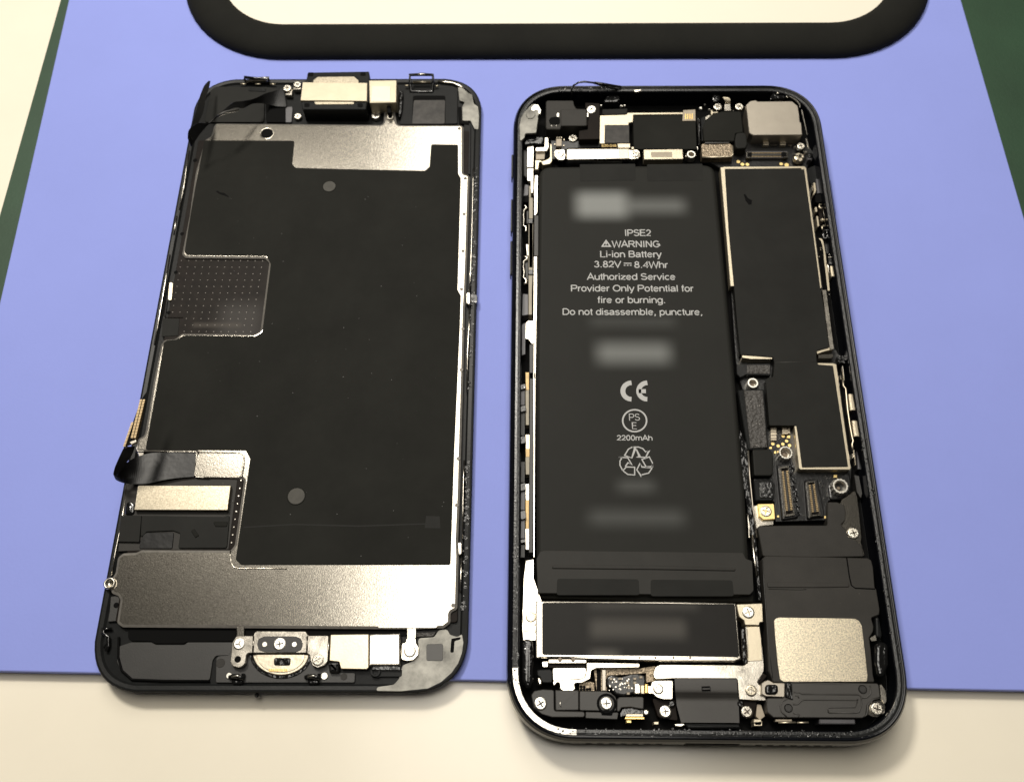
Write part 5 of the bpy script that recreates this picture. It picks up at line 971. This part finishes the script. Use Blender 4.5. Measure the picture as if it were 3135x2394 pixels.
# ---- bottom left covers
c1 = prism('cover_plate', 'cover', P('Q', 215, 1120, 245, 1080, 330, 1065, 440, 1070, 442, 1278, 745, 1284, 742, 1340, 420, 1340, 320, 1310, 240, 1250), 4.9, 1.5, PH, r=0.35, bev=0.12)
c2 = prism('cover_plate', 'cover', P('Q', 452, 1072, 684, 1074, 684, 1270, 456, 1272), 4.95, 1.5, PH, r=0.1, bev=0.12)
c3 = prism('cover_plate', 'cover', P('Q', 692, 1080, 950, 1082, 1000, 1095, 1050, 1140, 1060, 1180, 1055, 1280, 692, 1274), 4.95, 1.5, PH, r=0.3, bev=0.12)
c4 = prism('cover_plate', 'cover', P('Q', 752, 1286, 1078, 1292, 1068, 1362, 752, 1350), 4.7, 1.5, PH, r=0.15, bev=0.1)
tube('cover_loop', 'pit', 'Q', [(910, 1285, 4.75), (915, 1312, 4.75), (1010, 1315, 4.75), (1015, 1290, 4.75)], 0.14, c4)
c5 = prism('cover_plate', 'cover', P('Q', 1065, 1160, 1090, 1140, 1310, 1138, 1328, 1150, 1326, 1262, 1200, 1240, 1110, 1245, 1085, 1285, 1062, 1280), 4.8, 1.5, PH, r=0.25, bev=0.12)
(x, y), = P('Q', 960, 1205); lathe('screw_seat', 'pit', Q(x, y, 5.0), [(1.7, 4.9), (1.65, 4.98), (1.25, 4.98), (1.2, 4.8)], c3)
screw('Q', 307, 1205, 5.2, 66, 'w', PH); screw('Q', 960, 1205, 5.25, 64, 'p', PH)
tube('cover_scratch', 'whitescrew', 'Q', [(505, 1180, 4.98), (500, 1210, 4.98), (508, 1240, 4.98)], 0.1, c2)
jb = prism('jelly_board', 'pcb', P('Q', 960, 945, 1010, 915, 1100, 940, 1200, 910, 1270, 905, 1345, 925, 1355, 980, 1350, 1060, 1230, 1110, 1130, 1135, 1050, 1120, 1000, 1060, 958, 1030), 3.6, 1.4, PH, r=0.4, bev=0.4, seg=3)
joined('board_dots', 'plate', [(ngon(Q(*P('Q', random.uniform(985, 1210), random.uniform(955, 1075))[0], 3.7), random.uniform(.06, .16), 6), 3.72, 3.5) for _ in range(34)], jb, True)
for u, v in ((1005, 962), (1095, 960), (1240, 960), (1300, 945), (1170, 1000), (1180, 1040), (1240, 1000), (1175, 1105)): prism('capacitor', 'chip', R4('Q', u - 15, v - 12, u + 15, v + 12), 3.95, 3.5, jb, bev=0.06)
for b0 in ((1232, 1010, 1295, 1005, 1298, 1110, 1230, 1115),): prism('spring_foot', 'nickel', P('Q', *b0), 4.6, 2.4, PH, r=0.3, bev=0.2, seg=2)
prism('spring_neck', 'cream', P('Q', 1295, 1020, 1335, 1020, 1335, 1110, 1298, 1110), 4.4, 2.4, PH, bev=0.1)
prism('gold_spring', 'gold', P('Q', 1338, 1012, 1368, 1012, 1368, 1105, 1338, 1105), 4.6, 2.4, PH, bev=0.12, seg=2)
lk = prism('lug_plate', 'nickel', P('R', 168, 1040, 180, 990, 215, 978, 388, 976, 386, 1165, 295, 1162, 235, 1145, 190, 1105, 140, 1110, 140, 1020), 4.5, 2.4, PH, r=0.3)
screw('R', 245, 1060, 4.75, 52, 'p', PH)
prism('black_contact', 'gloss', P('Q', 1115, 1248, 1200, 1240, 1330, 1262, 1330, 1345, 1150, 1330, 1090, 1350, 1085, 1300), 3.9, 1.5, PH, r=0.2, bev=0.2)
prism('brass_contact', 'cream', P('Q', 1150, 1304, 1318, 1304, 1328, 1338, 1145, 1338), 4.4, 3.6, PH, r=0.1, bev=0.1)
prism('brass_contact', 'gold', P('Q', 1142, 1340, 1332, 1340, 1335, 1360, 1142, 1358), 4.2, 3.4, PH, bev=0.05)
prism('brass_contact', 'goldpad', P('Q', 1155, 1368, 1206, 1370, 1204, 1398, 1158, 1396), 5.0, 3.4, PH, bev=0.08)
disc('solder_and_glint_bead', 'whitescrew', *P('Q', 1350, 1290)[0], 4.4, 0.5, 0.8, PH, 14, 0.2)
prism('contact_clip', 'cream', P('Q', 1425, 1385, 1475, 1382, 1475, 1412, 1428, 1412), 4.6, 2.4, PH, bev=0.06)
# ---- charging port assembly
nb = prism('port_bracket', 'nickel', P('R', 192, 900, 215, 840, 260, 818, 1000, 822, 1085, 828, 1125, 800, 1118, 640, 1100, 440, 1250, 436, 1272, 620, 1292, 820, 1290, 890, 1228, 985, 1262, 1040, 1262, 1100, 1310, 1150, 1308, 1180, 1040, 1166, 1022, 960, 400, 958, 215, 965, 195, 940), 4.2, 2.0, PH, r=0.25, bev=0.12)
nt_ = prism('bracket_top', 'cream', P('R', 1015, 222, 1275, 212, 1282, 400, 1245, 405, 1248, 432, 1100, 430, 1090, 385, 1045, 350, 1030, 300), 4.5, 2.0, PH, r=0.2, bev=0.12)
prism('bracket_strip', 'cream', P('R', 1118, 445, 1245, 442, 1262, 560, 1275, 780, 1130, 790, 1130, 640), 4.3, 4.0, nb, bev=0.08)
screw('R', 1136, 302, 4.75, 62, 'p', PH); screw('R', 1164, 1076, 4.5, 57, 'b', PH)
prism('motor_flex', 'gloss', P('R', 1058, 460, 1098, 460, 1125, 810, 1090, 820, 1075, 770), 4.0, 1.6, PH, r=0.2, bev=0.15)
lp = prism('port_plate', 'brown', P('R', 180, 1150, 300, 1170, 410, 1170, 420, 1270, 440, 1375, 270, 1350, 240, 1330), 3.4, 1.4, PH, r=0.3)
rp = prism('port_plate', 'brown', P('R', 1045, 1172, 1225, 1185, 1180, 1345, 1065, 1345), 3.4, 1.4, PH, r=0.3)
screw('R', 314, 1284, 4.0, 62, 'p', PH); screw('R', 1122, 1286, 4.0, 60, 's', PH)
for u, v in ((378, 1205), (1058, 1205)): disc('port_stud', 'gloss', *P('R', u, v)[0], 4.0, 0.6, 1.5, PH, 14, 0.25)
pf = ribbon('port_flex', 'cover', 'R', [(405, 958, 4.6, 1022, 962, 4.6), (408, 1020, 4.62, 1024, 1020, 4.62), (412, 1085, 4.55, 1030, 1090, 4.55), (416, 1120, 4.2, 1032, 1125, 4.2), (420, 1160, 3.85, 1036, 1165, 3.85), (428, 1230, 3.8, 1040, 1235, 3.8), (470, 1392, 3.8, 1045, 1395, 3.8)], PH, 0.2, n=4, across=3)
tube('flex_emboss', 'pit', 'R', [(675, 1040, 4.82), (755, 1038, 4.82), (758, 1070, 4.82), (675, 1072, 4.82)], 0.1, pf, True)
prism('port_lip', 'nickel', P('R', 400, 1405, 500, 1400, 510, 1412, 470, 1435, 410, 1428), 5.2, 4.0, PH, r=0.2, bev=0.1)
prism('port_shell', 'plastic', P('R', 500, 1402, 1040, 1410, 1060, 1450, 540, 1450), 4.4, 1.6, PH, r=0.2, bev=0.2)
prism('contact_clip', 'cream', P('R', 1190, 1385, 1272, 1380, 1272, 1425, 1190, 1428), 4.6, 2.4, PH, bev=0.06)
prism('port_gusset', 'chip', P('R', 1220, 1210, 1260, 1215, 1300, 1330, 1250, 1370, 1210, 1330), 3.0, 1.4, PH, bev=0.06)
# ---- antenna plate, bottom right
AZ = 5.0
ap = prism('antenna_plate', 'cover', P('V', 385, 386, 560, 382, 1000, 390, 1700, 402, 1720, 430, 1740, 590, 1640, 615, 1565, 690, 1550, 780, 1545, 840, 1500, 868, 480, 862, 300, 860, 215, 790, 205, 690, 215, 600, 440, 600, 445, 420), AZ, 1.6, PH, r=0.3, bev=0.12)
for pth in (((570, 520), (650, 525), (680, 545), (1050, 548), (1440, 552), (1480, 580), (1485, 690), (1450, 790), (1380, 800), (1040, 798)), ((1040, 795), (1030, 735), (1050, 725), (1400, 722), (1430, 640)), ((560, 685), (630, 680), (680, 630), (720, 622), (1100, 624), (1410, 626), (1440, 620)),
            ((640, 600), (630, 570), (590, 565)), ((480, 855), (410, 790), (390, 710), (420, 640), (500, 600), (560, 615)), ((630, 860), (650, 825), (560, 800)), ((1600, 430), (1610, 540), (1560, 590), (1490, 600)), ((1740, 600), (1640, 620), (1570, 690), (1558, 820), (1520, 850))):
    tube('embossed_line', 'cover', 'V', [(a, b_, AZ) for a, b_ in pth], 0.13, ap)
for u, v, r in ((1500, 482, 0.62), (500, 735, 0.6)):
    c = Q(*P('V', u, v)[0], AZ); lathe('plate_hole', 'pit', c, [(r * 1.2, AZ - .05), (r * 1.18, AZ + .06), (r, AZ + .06), (r * .98, AZ - .02)], ap, 20); 
    disc('plate_stud', 'satin', *P('V', u, v)[0], AZ + 0.08, r * .9, 0.2, ap, 18, 0.06)
prism('antenna_clip', 'camera', P('V', 135, 400, 180, 370, 230, 350, 300, 390, 455, 395, 452, 590, 200, 578, 138, 550), AZ + 0.2, 3.2, PH, r=0.25, bev=0.12)
prism('clip_arm', 'brown', P('V', 90, 370, 165, 265, 215, 300, 165, 360, 110, 415), 4.8, 3.0, PH, r=0.1, bev=0.1)
prism('rubber_stud', 'gloss', P('V', 190, 440, 215, 412, 330, 412, 365, 430, 370, 520, 330, 552, 215, 550, 190, 520), AZ + 0.7, 4.4, PH, r=0.5, bev=0.45, seg=4)
prism('clip_band', 'gloss', P('V', 462, 385, 548, 382, 560, 612, 520, 608, 455, 580), AZ + 0.35, 4.4, PH, r=0.1, bev=0.08)
screw('V', 1698, 745, 4.6, 88, 's', PH)
prism('screw_pad', 'plate', P('V', 1560, 720, 1620, 640, 1740, 625, 1810, 690, 1800, 800, 1700, 860, 1570, 840), 4.2, 1.6, PH, r=0.6)
prism('corner_strip', 'nickel', P('V', 1725, 410, 1760, 420, 1815, 500, 1825, 640, 1800, 690, 1745, 610), 4.2, 1.6, PH, r=0.2)
prism('contact_strip', 'chip', P('V', 330, 882, 545, 882, 550, 912, 325, 915), 4.4, 3.0, PH, bev=0.04)
for a, b_ in ((365, 600), (615, 772)): tube('contact_edge', 'cream', 'V', [(a, 932, 4.6), (b_, 928, 4.6)], 0.16, PH)
prism('microphone_block', 'greyplate', P('V', 915, 878, 1400, 882, 1405, 952, 920, 950), 4.6, 1.6, PH, r=0.15, bev=0.15)
prism('contact_clip', 'cream', P('V', 35, 880, 130, 880, 150, 930, 135, 968, 55, 968, 28, 925), 4.6, 2.4, PH, r=0.1, bev=0.1)
